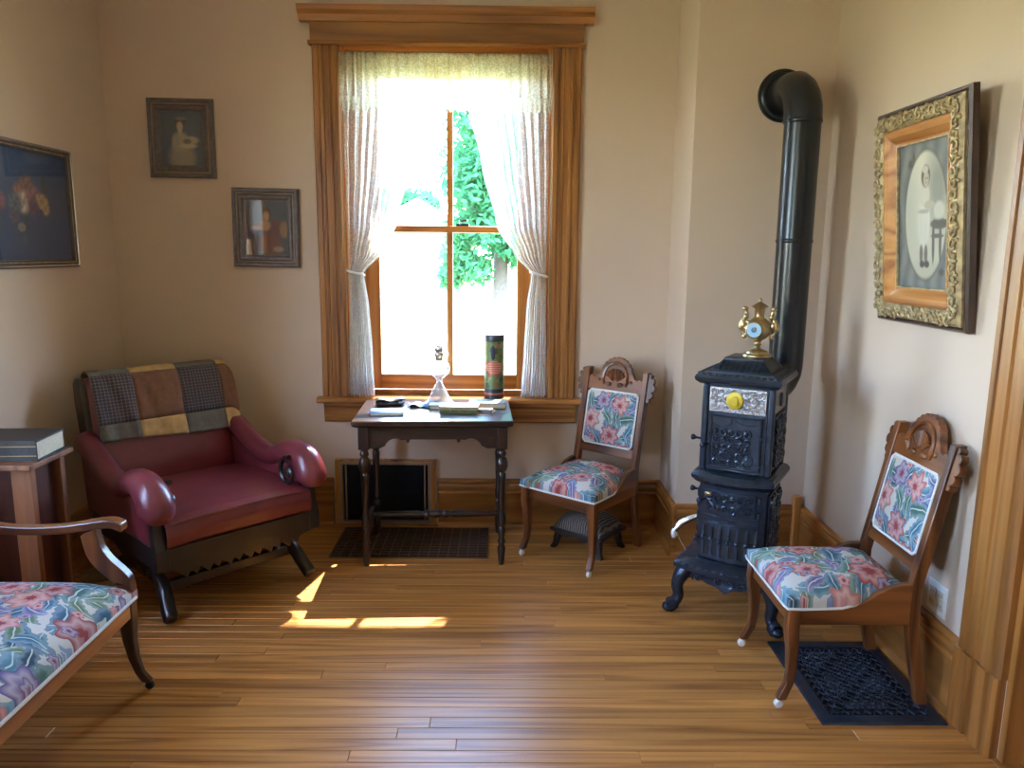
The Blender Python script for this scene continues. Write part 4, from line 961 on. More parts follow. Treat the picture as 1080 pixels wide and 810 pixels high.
# bulging ledge
MB().loft([sec(0.155,0.142,0.036,0.59), sec(0.17,0.155,0.045,0.6), sec(0.186,0.17,0.05,0.618), sec(0.188,0.172,0.05,0.632), sec(0.178,0.162,0.045,0.648), sec(0.155,0.142,0.02,0.66)]).build('ledge', IR, sv, 30)
upper = MB().loft([sec(0.15,0.14,0.0,0.655), sec(0.15,0.14,0.0,1.03)]).build('upper_body', IR, sv, 25)
for sx in (-1, 1):
    for sy in (-1, 1): MB().loft([sqsec((sx*0.146, sy*0.136, z), 0.03, 0.03) for z in (0.655, 1.03)]).build('corner_column', IR, upper, bev=0.008)
yu = lambda x: -0.152
dm = MB().bx(-0.118, 0.115, -0.152, -0.138, 0.67, 0.905).build('fire_door', IR, sv, bev=0.004)
MB().rect(0.233, 0.235, [(0,0),(0,0.006),(0.005,0.009),(0.011,0.006),(0.012,0)], T(-0.0015, -0.152, 0.7875)).build('door_border', IR, dm, 30)
scrolls(MB(), -0.103, 0.07, 0.685, 0.845, yu, None, 5, 5, 21, 0.2).build('door_relief', IR, dm, 60)
MB().prism([(-0.108,0.9)] + [(-0.108+0.09*i/10, 0.868-0.018*math.sin(PI*i/10)) for i in range(11)] + [(-0.018,0.9)], -0.158, -0.15, 'y').build('mica_lip', IR, dm, bev=0.003)
MB().prism([(0.0,0.9)] + [(0.0+0.108*i/10, 0.878-0.012*math.sin(PI*i/10)) for i in range(11)] + [(0.108,0.9)], -0.157, -0.15, 'y').build('mica_lip', IR, dm, bev=0.003)
MB().box((0.058, -0.154, 0.715), (0.05, 0.008, 0.04)).build('name_boss', IR, dm, bev=0.003)
for z in (0.7, 0.82):   # hinge barrels
    MB().tube([(0.13, -0.163, z-0.014), (0.13, -0.163, z+0.014)], 0.011, 10).bx(0.095, 0.13, -0.166, -0.158, z-0.005, z+0.005).build('hinge', IR, dm)
for z in (0.49, 0.555): MB().tube([(0.128, -0.165, z-0.012), (0.128, -0.165, z+0.012)], 0.01, 10).build('hinge', IR, ld)
def knob(parent, p, d, r=0.013):
    mm = T(*p) @ Vector(d).to_track_quat('Z', 'Y').to_matrix().to_4x4()
    return MB().lathe([(0.005,0),(0.005,0.02),(0.006,0.024),(r*0.9,0.034),(r,0.04),(r*0.8,0.047),(0.003,0.049)], 12, m=mm).build('knob', IR, parent, 60)
knob(dm, (-0.122, -0.15, 0.77), (-0.45, -1, 0)); knob(upper, (-0.158, -0.135, 0.785), (-1, -0.2, 0.1))
knob(ld, (-0.122, yb(-0.12)-0.004, 0.525), (-0.4, -1, 0)); knob(lower, (-0.15, -0.13, 0.555), (-1, -0.2, 0.1))
knob(lower, (-0.13, yb(-0.13), 0.35), (-0.5, -1, 0), 0.01)
# side reliefs
for s in (-1, 1):
    mm = Rz(s*PI/2)
    sp_ = MB().bx(-0.11, 0.11, -0.16, -0.148, 0.68, 0.905, mm).build('side_panel', IR, sv, bev=0.003)
    scrolls(MB(), -0.1, 0.1, 0.69, 0.895, lambda x: -0.158, mm, 4, 4, 31+s, 0.2).build('side_relief', IR, sp_, 60)
    sl_ = MB().bx(-0.11, 0.11, -0.162, -0.15, 0.28, 0.57, mm).build('side_panel', IR, sv, bev=0.003)
    scrolls(MB(), -0.1, 0.1, 0.29, 0.56, lambda x: -0.16, mm, 4, 5, 41+s, 0.2).build('side_relief', IR, sl_, 60)
    nb = MB().bx(-0.115, 0.115, -0.157, -0.148, 0.92, 1.018, mm).build('side_band', M['nickel'], sv, bev=0.002)
    MB().lathe([(0.03,0),(0.03,0.004),(0.024,0.008),(0.006,0.01)], 20, m=mm @ T(0, -0.157, 0.968) @ Rx(PI/2)).build('side_medallion', M['iron'], nb, 60)
nb = MB().bx(-0.128, 0.126, -0.149, -0.138, 0.912, 1.02).build('nickel_band', M['nickel'], sv, bev=0.003)
scrolls(MB(), -0.122, 0.12, 0.918, 1.014, lambda x: -0.148, None, 8, 3, 51, 0.13).build('band_relief', M['nickel'], nb, 60)
md = MB().lathe([(0.036,0),(0.037,0.008),(0.033,0.011),(0.028,0.009),(0.026,0.01)], 28, m=T(-0.012, -0.15, 0.968) @ Rx(PI/2)).build('medallion', M['gold'], nb, 60)
MB().prism([(-0.02,0.945),(0.002,0.945),(0.006,0.957),(0.001,0.962),(0.006,0.968),(0.002,0.982),(-0.012,0.99),(-0.024,0.984),(-0.026,0.97),(-0.018,0.962),(-0.026,0.952)], -0.168, -0.159, 'y').build('profile_relief', M['gold'], md, 60, bev=0.003)
# cornice and stepped pierced lid
co = MB().loft([sec(0.153,0.143,0,1.025), sec(0.172,0.163,0,1.032), sec(0.188,0.178,0,1.045), sec(0.192,0.182,0,1.058), sec(0.186,0.176,0,1.07), sec(0.165,0.156,0,1.076)]).build('cornice', IR, sv, 30)
dent = MB()
for i in range(12):
    x = -0.16+i*0.32/11
    for s in (-1, 1): dent.box((x, s*0.17, 1.073), (0.016, 0.012, 0.012))
for i in range(11):
    y = -0.15+i*0.03
    for s in (-1, 1): dent.box((s*0.18, y, 1.073), (0.012, 0.016, 0.012))
dent.build('beading', IR, co, bev=0.003)['kind'] = 'stuff'
lid = MB().loft([[(x*a, y*a*0.95, z) for x, y in ((-1,-1),(1,-1),(1,1),(-1,1))] for a, z in ((0.15,1.072),(0.15,1.083),(0.138,1.088),(0.13,1.092),(0.09,1.13),(0.09,1.138),(0.075,1.142))]).build('lid', IR, sv, 25, bev=0.002)
lat = MB()
for q in range(4):
    mm = Rz(q*PI/2)
    for i in range(9):
        x = -0.1+i*0.025
        for dx in (-0.0125, 0.0125):
            xa, xb2 = max(-0.125, min(0.125, x)), max(-0.088, min(0.088, x+dx))
            lat.tube([(xa, -0.1235, 1.095), (xb2, -0.087, 1.13)], 0.0035, 5, mm)
lat.build('lid_lattice', IR, lid, 60)
# shaker lever with bright coil handle at the left side
lv = MB().tube([(-0.155,-0.06,0.42), (-0.21,-0.075,0.395), (-0.25,-0.09,0.37), (-0.275,-0.1,0.335)], [0.012,0.014,0.016,0.014], 10).build('shaker_lever', M['steel'], sv, 60)
MB().ball((-0.278, -0.101, 0.322), (0.016, 0.016, 0.026), 10, 8).build('lever_tip', M['white'], lv, 60)
MB().tube([(-0.27,-0.1,0.335), (-0.245,-0.1,0.29), (-0.215,-0.1,0.252)], 0.003, 6).build('lever_chain', M['steel'], lv)

# urn clock on the lid
ur = tag(empty('urn_clock', (1.062, 3.155, 1.1255), SA), 'brass urn shaped clock ornament with pale blue dial on top of the stove', 'clock')
BR = M['brass']
MB().lathe([(0.058,0),(0.06,0.004),(0.056,0.012),(0.046,0.014),(0.044,0.022),(0.03,0.028),(0.014,0.034),(0.012,0.045),(0.018,0.05),(0.012,0.056),(0.014,0.066),(0.022,0.072)], 24).build('foot', BR, ur, 60)
MB().lathe([(0.02,0.07),(0.036,0.08),(0.05,0.1),(0.054,0.122),(0.046,0.145),(0.03,0.158),(0.02,0.165),(0.019,0.172),(0.022,0.2),(0.026,0.205),(0.026,0.209)], 24).build('body', BR, ur, 60)
MB().lathe([(0.032,0.206),(0.034,0.21),(0.024,0.218),(0.012,0.224),(0.006,0.228),(0.009,0.234),(0.007,0.241),(0.002,0.245)], 20).build('lid', BR, ur, 60)
for s in (-1, 1):
    MB().tube(smoothpath([(s*0.044,-0.004,0.085),(s*0.066,-0.004,0.1),(s*0.072,-0.004,0.13),(s*0.06,-0.004,0.155),(s*0.05,-0.004,0.17),(s*0.056,-0.004,0.19)], 4), [0.006]*6+[0.011]*6+[0.008]*9, 8).ball((s*0.058,-0.004,0.2), (0.014,0.011,0.009), 8, 6).ball((s*0.055,-0.004,0.082), 0.01, 8, 6).build('figure_handle', BR, ur, 60)
rv = MB()
for i in range(14):
    q = 2*PI*i/14
    if abs(math.sin(q)+1) < 0.25: continue
    for zz, rr_ in ((0.095, 0.047), (0.12, 0.054), (0.143, 0.046)): rv.ball((rr_*math.cos(q+zz*9), rr_*math.sin(q+zz*9), zz), (0.009, 0.009, 0.008), 7, 5)
rv.build('body_relief', BR, ur, 60)
for s_ in (-1, 1): MB().ball((s_*0.06, -0.008, 0.13), (0.014, 0.013, 0.02), 8, 6).ball((s_*0.052, -0.008, 0.165), (0.011, 0.011, 0.013), 8, 6).build('figure', BR, ur, 60)
dlm = T(-0.006, -0.047, 0.115) @ Rx(PI/2)
MB().lathe([(0.035,0),(0.035,0.009),(0.031,0.012),(0.03,0.01)], 24, m=dlm).build('bezel', BR, ur, 60)
dl_ = MB().lathe([(0.0295,0.008),(0.0295,0.0105),(0.002,0.0105)], 24, m=dlm).build('dial', plain('pale_blue_enamel', lin((150,196,222)), 0.3), ur, 60)
MB().lathe([(0.011,0.0105),(0.011,0.0115),(0.002,0.0115)], 16, m=dlm).build('dial_centre', plain('deep_blue_enamel', lin((60,120,170)), 0.3), dl_, 60)

# ------------------------------------------------------------------ stove pipe
PX, PY = 1.305, 3.475
pp = tag(empty('stove_pipe', (PX, PY, 0)), 'black metal stove pipe rising behind the stove and elbowing into the chimney', 'pipe')
pr_ = 0.077
EN = M['enamel']
MB().lathe([(pr_,1.06),(pr_,1.62)], 32).build('pipe_section', EN, pp, 60)
MB().lathe([(pr_+0.0015,1.6),(pr_+0.004,1.605),(pr_+0.004,1.612),(pr_+0.0015,1.616),(pr_+0.001,1.62),(pr_+0.001,2.13)], 32).build('pipe_section', EN, pp, 60)
MB().lathe([(pr_+0.001,2.115),(pr_+0.006,2.12),(pr_+0.006,2.13),(pr_+0.002,2.135)], 32).build('crimp_ring', EN, pp, 60)
el = []
for i in range(6):
    q = PI/2*i/5; el.append((0.0, 0.15-0.15*math.cos(q), 2.135+0.15*math.sin(q)))
el += [(0.0, YC-PY-0.002, 2.285)]
eo = MB(); secs = []
for i, p in enumerate(el):
    q = PI/2*min(i, 5)/5
    n_ = 32; r = pr_+0.004
    B = Vector((0, -math.cos(q), math.sin(q)))
    secs.append([tuple(Vector(p)+Vector((1,0,0))*r*math.cos(2*PI*k/n_)+B*r*math.sin(2*PI*k/n_)) for k in range(n_)])
eo.loft(secs).build('elbow', EN, pp, 20)
MB().lathe([(0.078,0.0),(0.118,0.0),(0.122,0.006),(0.116,0.012),(0.108,0.01),(0.102,0.018),(0.094,0.022),(0.082,0.016),(0.078,0.016)], 36, m=T(0, YC-PY, 2.285) @ Rx(PI/2)).build('wall_collar', EN, pp, 60)
sl3 = Vector((SV[0]-PX, SV[1]-PY, 0)).normalized()
MB().tube([Vector((0,0,1.075))] + [sl3*(0.09-0.09*math.cos(q)) + Vector((0,0,1.055-0.09*math.sin(q))) for q in [PI/2*i/6 for i in range(7)]] + [sl3*0.2+Vector((0,0,0.965))], [pr_]*4+[pr_-0.003]*5, 24).build('flue_elbow', EN, pp, 30)

# ------------------------------------------------------------------ pictures
def paint(name, w, h, fn, parent, y, nx=60, ny=80):
    me_b = MB().grid(lambda u, v: ((u-0.5)*w, y, (v-0.5)*h), nx, ny)
    me = me_b.mesh(name, M['print'], 0, fix=False)
    ca = me.color_attributes.new('paint', 'FLOAT_COLOR', 'POINT')
    k = 0
    for j in range(ny+1):
        for i in range(nx+1):
            ca.data[k].color = (*fn((i/nx-0.5)*2, (j/ny-0.5)*2), 1); k += 1
    o = bpy.data.objects.new(name, me); COL.objects.link(o); o.parent = parent; return o
def mk_print():
    t = NT('printed_picture'); a = t.n('ShaderNodeVertexColor', layer_name='paint')
    t.set(Base_Color=a.outputs[0], Roughness=0.6); return t.m
M['print'] = mk_print()
def lerp(a, b, k): k = max(0, min(1, k)); return tuple(x+(y-x)*k for x, y in zip(a, b))
def el_(x, y, cx, cy, rx, ry, soft=0.25):
    d = math.hypot((x-cx)/rx, (y-cy)/ry); return max(0, min(1, (1+soft-d)/(soft*2)))
def layer(c, k, col): return lerp(c, col, k)
rn = random.Random(3)
def grain(x, y): return 0.9+0.2*math.sin(x*37+y*23)*math.sin(x*19-y*41)
def lady_white(x, y):
    c = lerp(lin((52,72,96)), lin((72,96,120)), (y+1)/2+0.2*math.sin(x*3))  # bluish reflection on the glass is painted into the background
    dress = lin((170,160,140))
    c = layer(c, el_(x, y, -0.02, -0.75, 0.62, 0.62), lin((150,140,122)))
    c = layer(c, el_(x, y, -0.05, -0.08, 0.36, 0.32), dress)
    c = layer(c, el_(x, y, -0.3, -0.15, 0.2, 0.34), lin((160,150,132)))
    c = layer(c, el_(x, y, 0.45, -0.05, 0.36, 0.14), lin((186,172,146)))
    c = layer(c, el_(x, y, 0.3, -0.26, 0.4, 0.1), lin((196,180,154)))
    c = layer(c, el_(x, y, 0.25, -0.1, 0.2, 0.1), lin((96,92,90)))
    c = layer(c, el_(x, y, -0.08, 0.3, 0.1, 0.16), lin((190,166,140)))
    c = layer(c, el_(x, y, -0.06, 0.62, 0.26, 0.16), lin((70,62,58)))
    c = layer(c, el_(x, y, -0.08, 0.46, 0.15, 0.17), lin((196,172,146)))
    c = layer(c, el_(x, y, -0.02, 0.74, 0.26, 0.07), lin((110,126,136)))
    return tuple(q*grain(x, y) for q in c)
def lady_red(x, y):
    c = lerp(lin((46,58,74)), lin((70,90,112)), (y+1)/2)  # background blue imitates daylight reflected in the glass
    c = layer(c, el_(x, y, 0.15, -0.55, 0.55, 0.5), lin((112,56,50)))
    c = layer(c, el_(x, y, 0.45, 0.02, 0.4, 0.3), lin((102,50,46)))
    c = layer(c, el_(x, y, 0.85, -0.05, 0.22, 0.3), lin((160,130,92)))
    c = layer(c, el_(x, y, -0.05, 0.1, 0.24, 0.2), lin((186,150,118)))
    c = layer(c, el_(x, y, 0.0, 0.52, 0.22, 0.24), lin((52,38,34)))
    c = layer(c, el_(x, y, 0.0, 0.44, 0.14, 0.18), lin((196,160,128)))
    c = layer(c, el_(x, y, -0.45, 0.0, 0.28, 0.08), lin((180,146,116)))
    c = layer(c, el_(x, y, 0.55, -0.78, 0.24, 0.1), lin((170,140,120)))
    return tuple(q*grain(x, y) for q in c)
FLW = [(-0.62,0.22,0.17,0.26,(150,140,118)),(0.05,0.2,0.13,0.2,(168,120,96)),(0.18,0.34,0.14,0.2,(140,100,92)),(0.1,0.06,0.11,0.2,(214,196,170)),(-0.06,0.02,0.12,0.2,(96,108,120)),(0.3,0.16,0.16,0.2,(156,112,120)),(0.45,0.1,0.12,0.14,(196,168,120)),(0.52,-0.02,0.07,0.14,(200,170,116)),(0.28,-0.02,0.1,0.16,(110,74,96)),(-0.1,-0.2,0.09,0.14,(92,84,100)),(0.02,-0.4,0.07,0.08,(158,150,128)),(0.06,-0.62,0.04,0.1,(70,90,84)),(-0.35,0.05,0.12,0.16,(150,90,90))]
def flowers(x, y):
    c = lerp(lin((34,52,82)), lin((52,78,120)), 0.5+0.4*math.sin(x*2+y))  # blue ground imitates haze and glare, put into the paint colour
    for k in range(10): c = layer(c, 0.5*el_(x, y, 0.1+0.5*math.sin(k*2.1), 0.05+0.4*math.cos(k*1.7), 0.06, 0.2), lin((34,62,56)))
    for cx, cy, rx, ry, col in FLW:
        k = el_(x, y, cx, cy, rx, ry); d = math.hypot((x-cx)/rx, (y-cy)/ry); an = math.atan2(y-cy, x-cx)
        sh = 0.78+0.22*math.cos(an*6+d*5)
        c = layer(c, k, tuple(q*sh for q in lin(col)))
        c = layer(c, el_(x, y, cx, cy, rx*0.25, ry*0.25), tuple(q*0.45 for q in lin(col)))
    return c
def oval_photo(x, y):
    c = lerp(lin((96,104,108)), lin((128,132,128)), 0.5+0.5*math.sin(x*14+2*math.sin(y*5)))
    k = el_(x, y, 0.08, 0.0, 0.8, 0.86, 0.03)
    r = el_(x, y, 0.08, 0.0, 0.84, 0.89, 0.03)
    c = layer(c, r, lin((84,84,74)))
    if k > 0:
        d = lerp(lin((196,192,172)), lin((228,224,206)), (y+1)/2)
        d = layer(d, el_(x, y, 0.55, 0.35, 0.4, 0.5, 0.6), lin((150,150,140)))
        d = layer(d, el_(x, y, 0.08, -0.78, 0.7, 0.16, 0.4), lin((190,186,166)))
        # chair / table
        for (cx, cy, rx, ry) in ((0.62,-0.12,0.34,0.07),(0.4,-0.36,0.05,0.3),(0.66,-0.36,0.05,0.28),(0.55,-0.28,0.24,0.03)): d = layer(d, el_(x, y, cx, cy, rx, ry, 0.12), lin((96,92,84)))
        d = layer(d, el_(x, y, 0.6, 0.06, 0.2, 0.12, 0.2), lin((206,202,190)))
        # child in a light dress
        d = layer(d, el_(x, y, 0.02, -0.05, 0.24, 0.42, 0.12), lin((222,218,204)))
        d = layer(d, el_(x, y, 0.04, 0.28, 0.2, 0.16, 0.15), lin((214,208,192)))
        d = layer(d, el_(x, y, 0.24, 0.14, 0.2, 0.06, 0.15), lin((190,180,160)))
        d = layer(d, el_(x, y, 0.08, 0.53, 0.17, 0.15, 0.12), lin((72,66,58)))
        d = layer(d, el_(x, y, 0.1, 0.49, 0.11, 0.11, 0.15), lin((196,184,160)))
        for q in (-0.06, 0.12):
            d = layer(d, el_(x, y, q, -0.52, 0.07, 0.13, 0.15), lin((110,102,92))); d = layer(d, el_(x, y, q+0.04, -0.66, 0.1, 0.05, 0.15), lin((60,56,52)))
        for q in range(5): d = layer(d, 0.35*el_(x, y, -0.12+q*0.07, -0.2, 0.014, 0.26, 0.4), lin((170,166,154)))
        d = layer(d, el_(x, y, 0.02, 0.06, 0.24, 0.03, 0.3), lin((176,172,160)))
        d = layer(d, el_(x, y, 0.06, 0.62, 0.12, 0.05, 0.2), lin((206,200,190)))
        for q in (0.07, 0.15): d = layer(d, el_(x, y, q, 0.5, 0.022, 0.014, 0.3), lin((90,80,70)))
        d = layer(d, el_(x, y, 0.11, 0.44, 0.03, 0.01, 0.3), lin((140,112,96)))
        d = layer(d, 0.6*el_(x, y, -0.55, 0.1, 0.3, 0.6, 0.8), lin((178,176,160)))
        c = lerp(c, d, k)
    c = layer(c, el_(x, y, -0.52, 0.72, 0.1, 0.06, 0.4), lin((60,58,54)))
    c = layer(c, el_(x, y, -0.4, 0.8, 0.05, 0.08, 0.4), lin((66,62,58)))
    c = layer(c, el_(x, y, 0.72, -0.76, 0.1, 0.05, 0.4), lin((70,66,60)))
    return c
def small_picture(name, a, b, fn, label, tilt):
    p, q = ony(*a, YB-0.02), ony(*b, YB-0.02)
    w, h = q.x-p.x, p.z-q.z
    r = tag(empty(name, ((p.x+q.x)/2, YB-0.001, (p.z+q.z)/2)), label, 'picture', 'small dark framed pictures on the window wall'); r.rotation_euler = (0, tilt, 0)
    f = MB().rect(w, h, [(0,0),(0,0.018),(0.008,0.03),(0.018,0.03),(0.024,0.022),(0.032,0.022),(0.04,0.028),(0.052,0.026),(0.062,0.014),(0.066,0.014),(0.066,0)]).build('frame', M['framewood'], r, 0)
    MB().rect(w-0.046, h-0.046, [(0,0.022),(0.003,0.026),(0.007,0.026),(0.009,0.022)]).build('bead', M['alu'], f, 0)
    paint('print', w-0.13, h-0.13, fn, r, -0.006)
    MB().bx(-w/2+0.066, w/2-0.066, -0.0115, -0.0095, -h/2+0.066, h/2-0.066).build('glass', M['picglass'], r, 0)
    return r
small_picture('framed_picture', (153,103), (228,188), lady_white, 'small dark framed picture of a woman in white, the higher of two', 0.01)
small_picture('framed_picture', (243,198), (317,282), lady_red, 'small dark framed picture of a woman in red, nearer the window', 0.015)
# flower painting on the left wall
fp = tag(empty('flower_painting', (XL+0.001, 3.36, 1.728), PI/2), 'dark flower still life in a slim silver and gold frame on the left wall', 'picture')
w, h = 0.82, 0.54
f = MB().rect(w, h, [(0,0),(0,0.02),(0.006,0.026),(0.016,0.026),(0.022,0.02),(0.03,0.02),(0.034,0.012),(0.034,0)]).build('frame', plain('dark_bronze_frame', lin((86,74,70)), 0.4, metal=0.3), fp, 0)
MB().rect(w-0.012, h-0.012, [(0,0.026),(0.002,0.029),(0.006,0.029),(0.008,0.026)]).build('silver_line', M['steel'], f, 0)
MB().rect(w-0.044, h-0.044, [(0,0.02),(0.003,0.022),(0.009,0.016),(0.012,0.012)]).build('gilt_slip', M['gilt'], f, 0)
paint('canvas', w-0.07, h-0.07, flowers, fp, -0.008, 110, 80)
MB().bx(-w/2+0.034, w/2-0.034, -0.0125, -0.011, -h/2+0.034, h/2-0.034).build('glass', M['picglass'], fp, 0)
# gilded portrait on the right wall, leaning out at the top
gp_ = tag(empty('portrait', (XR-0.004, 2.775, 1.298)), 'oval portrait photograph of a child in an ornate gilded frame on the right wall', 'picture')
w, h = 0.605, 0.79
gp_.rotation_euler = (Matrix.Rotation(-PI/2, 3, 'Z') @ Matrix.Rotation(math.radians(5.2), 3, 'X')).to_euler()
up = T(0, 0, h/2)
MB().rect(w, h, [(0,0),(0,0.022),(0.006,0.03),(0.012,0.03),(0.02,0.024),(0.05,0.024),(0.05,0)], up).build('outer_frame', plain('dark_walnut_frame', lin((58,36,28)), 0.3, coat=0.4), gp_, 0)
gl = MB().rect(w-0.04, h-0.04, [(0,0.02),(0,0.034),(0.012,0.046),(0.04,0.05),(0.052,0.042),(0.058,0.03),(0.058,0.02)], up).build('gilt_moulding', M['gilt'], gp_, 0)
orn = MB(); aw, ah = w/2-0.046, h/2-0.046
def orn_run(x0, z0, x1, z1, n, seed):
    rg = random.Random(seed)
    for i in range(n):
        t = (i+0.5)/n; cx, cz = x0+(x1-x0)*t, z0+(z1-z0)*t; R = 0.02; hand = 1 if i % 2 else -1
        ph = rg.uniform(0, 6.28)
        pts = [(cx+R*(1-0.75*k/12)*math.cos(ph+hand*k*0.62), -0.052, cz+R*(1-0.75*k/12)*math.sin(ph+hand*k*0.62)) for k in range(13)]
        orn.tube(pts, 0.0048, 5, up)
        for k in range(3):
            q = rg.uniform(0, 6.28); orn.ball((cx+0.022*math.cos(q), -0.05, cz+0.022*math.sin(q)), (0.009, 0.006, 0.007), 6, 4, up)
orn_run(-aw, -ah, aw, -ah, 13, 1); orn_run(-aw, ah, aw, ah, 13, 2); orn_run(-aw, -ah, -aw, ah, 18, 3); orn_run(aw, -ah, aw, ah, 18, 4)
orn.build('scroll_ornament', M['gilt'], gl, 60)
MB().rect(w-0.15, h-0.15, [(0,0.022),(0,0.04),(0.01,0.042),(0.026,0.036),(0.05,0.02),(0.058,0.02),(0.06,0.014),(0.06,0.006),(0,0.006)], up).build('wooden_cove', wood('reddish_polished_wood', lin((146,88,44)), lin((196,138,78)), 'x', 0.25, rnd=1.0, coat=0.5), gp_, 0)
MB().rect(w-0.262, h-0.262, [(0,0.016),(0.002,0.021),(0.006,0.021),(0.008,0.014)], up).build('gilt_slip', M['gilt'], gp_, 0)
ph = paint('photograph', w-0.27, h-0.27, oval_photo, gp_, -0.01, 100, 140); ph.location = (0, 0, h/2)
MB().bx(-w/2+0.13, w/2-0.13, -0.0155, -0.014, -h/2+0.13, h/2-0.13, up).build('glass', M['picglass'], gp_, 0)
MB().bx(-w/2+0.03, w/2-0.03, -0.0095, -0.004, -h/2+0.03, h/2-0.03, up).build('backing_board', M['framewood'], gp_, 0)

# ------------------------------------------------------------------ cast iron floor grate and outlet at the right wall
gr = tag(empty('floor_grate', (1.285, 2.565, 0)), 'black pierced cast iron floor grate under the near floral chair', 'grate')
gw, gd = 0.425, 0.545
MB().bx(-gw/2+0.01, gw/2-0.01, -gd/2+0.01, gd/2-0.01, 0.0005, 0.002).build('well_shade_plate', M['black'], gr, 0)  # black sheet on the floor imitates the dark depth under the grate
secs = []
for ins, z in ((0,0.0005),(0.004,0.008),(0.045,0.008),(0.047,0.002)):
    a, b_ = gw/2-ins, gd/2-ins; secs.append([(-a,-b_,z),(a,-b_,z),(a,b_,z),(-a,b_,z)])
MB().loft(secs, False).build('rim', IR, gr, 0)
lt = MB(); ia, ib = gw/2-0.045, gd/2-0.045
nx, ny = 9, 12
for i in range(nx):
    for j in range(ny):
        cx, cy = -ia+(i+0.5)*2*ia/nx, -ib+(j+0.5)*2*ib/ny; R = 0.0165
        edge = i in (0, nx-1) or j in (0, ny-1)
        if edge:
            lt.tube([(cx-0.014, cy-0.014, 0.006), (cx, cy+0.01, 0.006), (cx+0.014, cy-0.014, 0.006)], 0.0045, 5)
            lt.tube([(cx-0.017, cy, 0.005), (cx+0.017, cy, 0.005)], 0.0035, 5)
        elif (i*3+j*2) % 5:
            lt.tube([(cx+R*math.cos(q), cy+R*math.sin(q), 0.006) for q in [2*PI*k/10 for k in range(10)]], 0.0042, 5, loop=True)
            lt.tube([(cx-R, cy-R, 0.005), (cx+R, cy+R, 0.005)], 0.0035, 5).tube([(cx-R, cy+R, 0.005), (cx+R, cy-R, 0.005)], 0.0035, 5)
        else:
            lt.tube([(cx+R*1.1*math.cos(q), cy+R*1.1*math.sin(q), 0.006) for q in [2*PI*k/8 for k in range(8)]], 0.004, 5, loop=True)
lt.build('pierced_lattice', IR, gr, 60)
ol = tag(empty('wall_outlet', (XR, 2.515, 0.35), -PI/2), 'white electrical outlet low on the right wall behind the near chair', 'outlet')
MB().bx(-0.058, 0.058, -0.006, 0, -0.058, 0.058).build('cover_plate', M['white'], ol, bev=0.003)
for sx in (-1, 1):
    rc = MB().bx(sx*0.024-0.017, sx*0.024+0.017, -0.009, -0.006, -0.035, 0.035).build('receptacle', M['paper'], ol, bev=0.002)
    for dz in (-0.018, 0.018):
        for dx in (-0.006, 0.006): MB().bx(sx*0.024+dx-0.0012, sx*0.024+dx+0.0012, -0.0094, -0.0088, dz-0.005, dz+0.005).build('slot', M['black'], rc)

# ------------------------------------------------------------------ outside the window
GZ0 = -0.6
def mk_lawn():
    t = NT('lawn_grass'); c = t.coord(); n = noise(t, c, 0.35, 5); n2 = noise(t, c, 30, 3)
    k = t.math('ADD', t.math('MULTIPLY', n, 0.7), t.math('MULTIPLY', n2, 0.3))
    t.set(Base_Color=t.ramp(k, [(0.3, lin((120,132,78))), (0.7, lin((190,182,128)))]), Roughness=0.9); t.bump(n2, 0.5, 0.03); return t.m
lw = MB().bx(-60, 60, YB+WT, 120, GZ0-0.2, GZ0).build('lawn', mk_lawn(), smooth=0); lw['kind'] = 'structure'
lw2 = MB().bx(-60, XL-WT, -60, YB+WT, GZ0-0.2, GZ0).bx(XL-WT, 60, -60, YR-WT, GZ0-0.2, GZ0).build('lawn', bpy.data.materials['lawn_grass'], smooth=0); lw2['kind'] = 'structure'
struct(MB().bx(-3.2, 2.6, YB+WT, 5.05, 3.04, 3.14).build('added_eave', plain('added_eave_boards', lin((190,185,175)), 0.8), smooth=0))  # unseen slab added to keep the sun off the upper sash
M['bark'] = plain('grey_tree_bark', lin((64,60,58)), 0.95, var=0.35, nscale=14, bump=0.6)
def mk_leaf(name, a, b):
    t = NT(name); oi = noise(t, t.coord(), 1.2, 4)
    col = t.ramp(oi, [(0.3, a), (0.7, b)])
    df = t.n('ShaderNodeBsdfDiffuse', {'Color': col}); tl = t.n('ShaderNodeBsdfTranslucent', {'Color': col})
    t.link(t.n('ShaderNodeMixShader', {0: 0.45, 1: df.outputs[0], 2: tl.outputs[0]}).outputs[0], t.out.inputs[0]); return t.m
M['leaf'] = mk_leaf('maple_leaf_green', lin((36,86,62)), lin((72,134,88)))
M['leaf2'] = mk_leaf('dark_hedge_green', lin((40,84,66)), lin((76,124,90)))
def foliage(clumps, n, size, seed):
    rg = random.Random(seed); b = MB()
    for (cx, cy, cz, r) in clumps:
        for _ in range(n):
            d = Vector((rg.gauss(0,1), rg.gauss(0,1), rg.gauss(0,1))).normalized()*r*rg.uniform(0.35, 1.0)
            p = Vector((cx, cy, cz))+d; s = size*rg.uniform(0.6, 1.3)
            a = Vector((rg.gauss(0,1), rg.gauss(0,1), rg.gauss(0,1))).normalized(); c = a.orthogonal().normalized()
            b.add([tuple(p-a*s), tuple(p+c*s*0.5), tuple(p+a*s), tuple(p-c*s*0.5)], [(0,1,2,3)])
    return b
tr = tag(empty('maple_tree', (-0.12, 20, GZ0)), 'leafy green tree with grey trunk on the lawn outside the window', 'tree')
MB().tube([(0.02,0,-0.1),(0,0,0.4),(0.0,0,1.5),(0.05,0,3.2),(0.1,0,5.5),(0.2,0,8)], [0.32,0.23,0.2,0.18,0.14,0.06], 12).build('trunk', M['bark'], tr, 60)
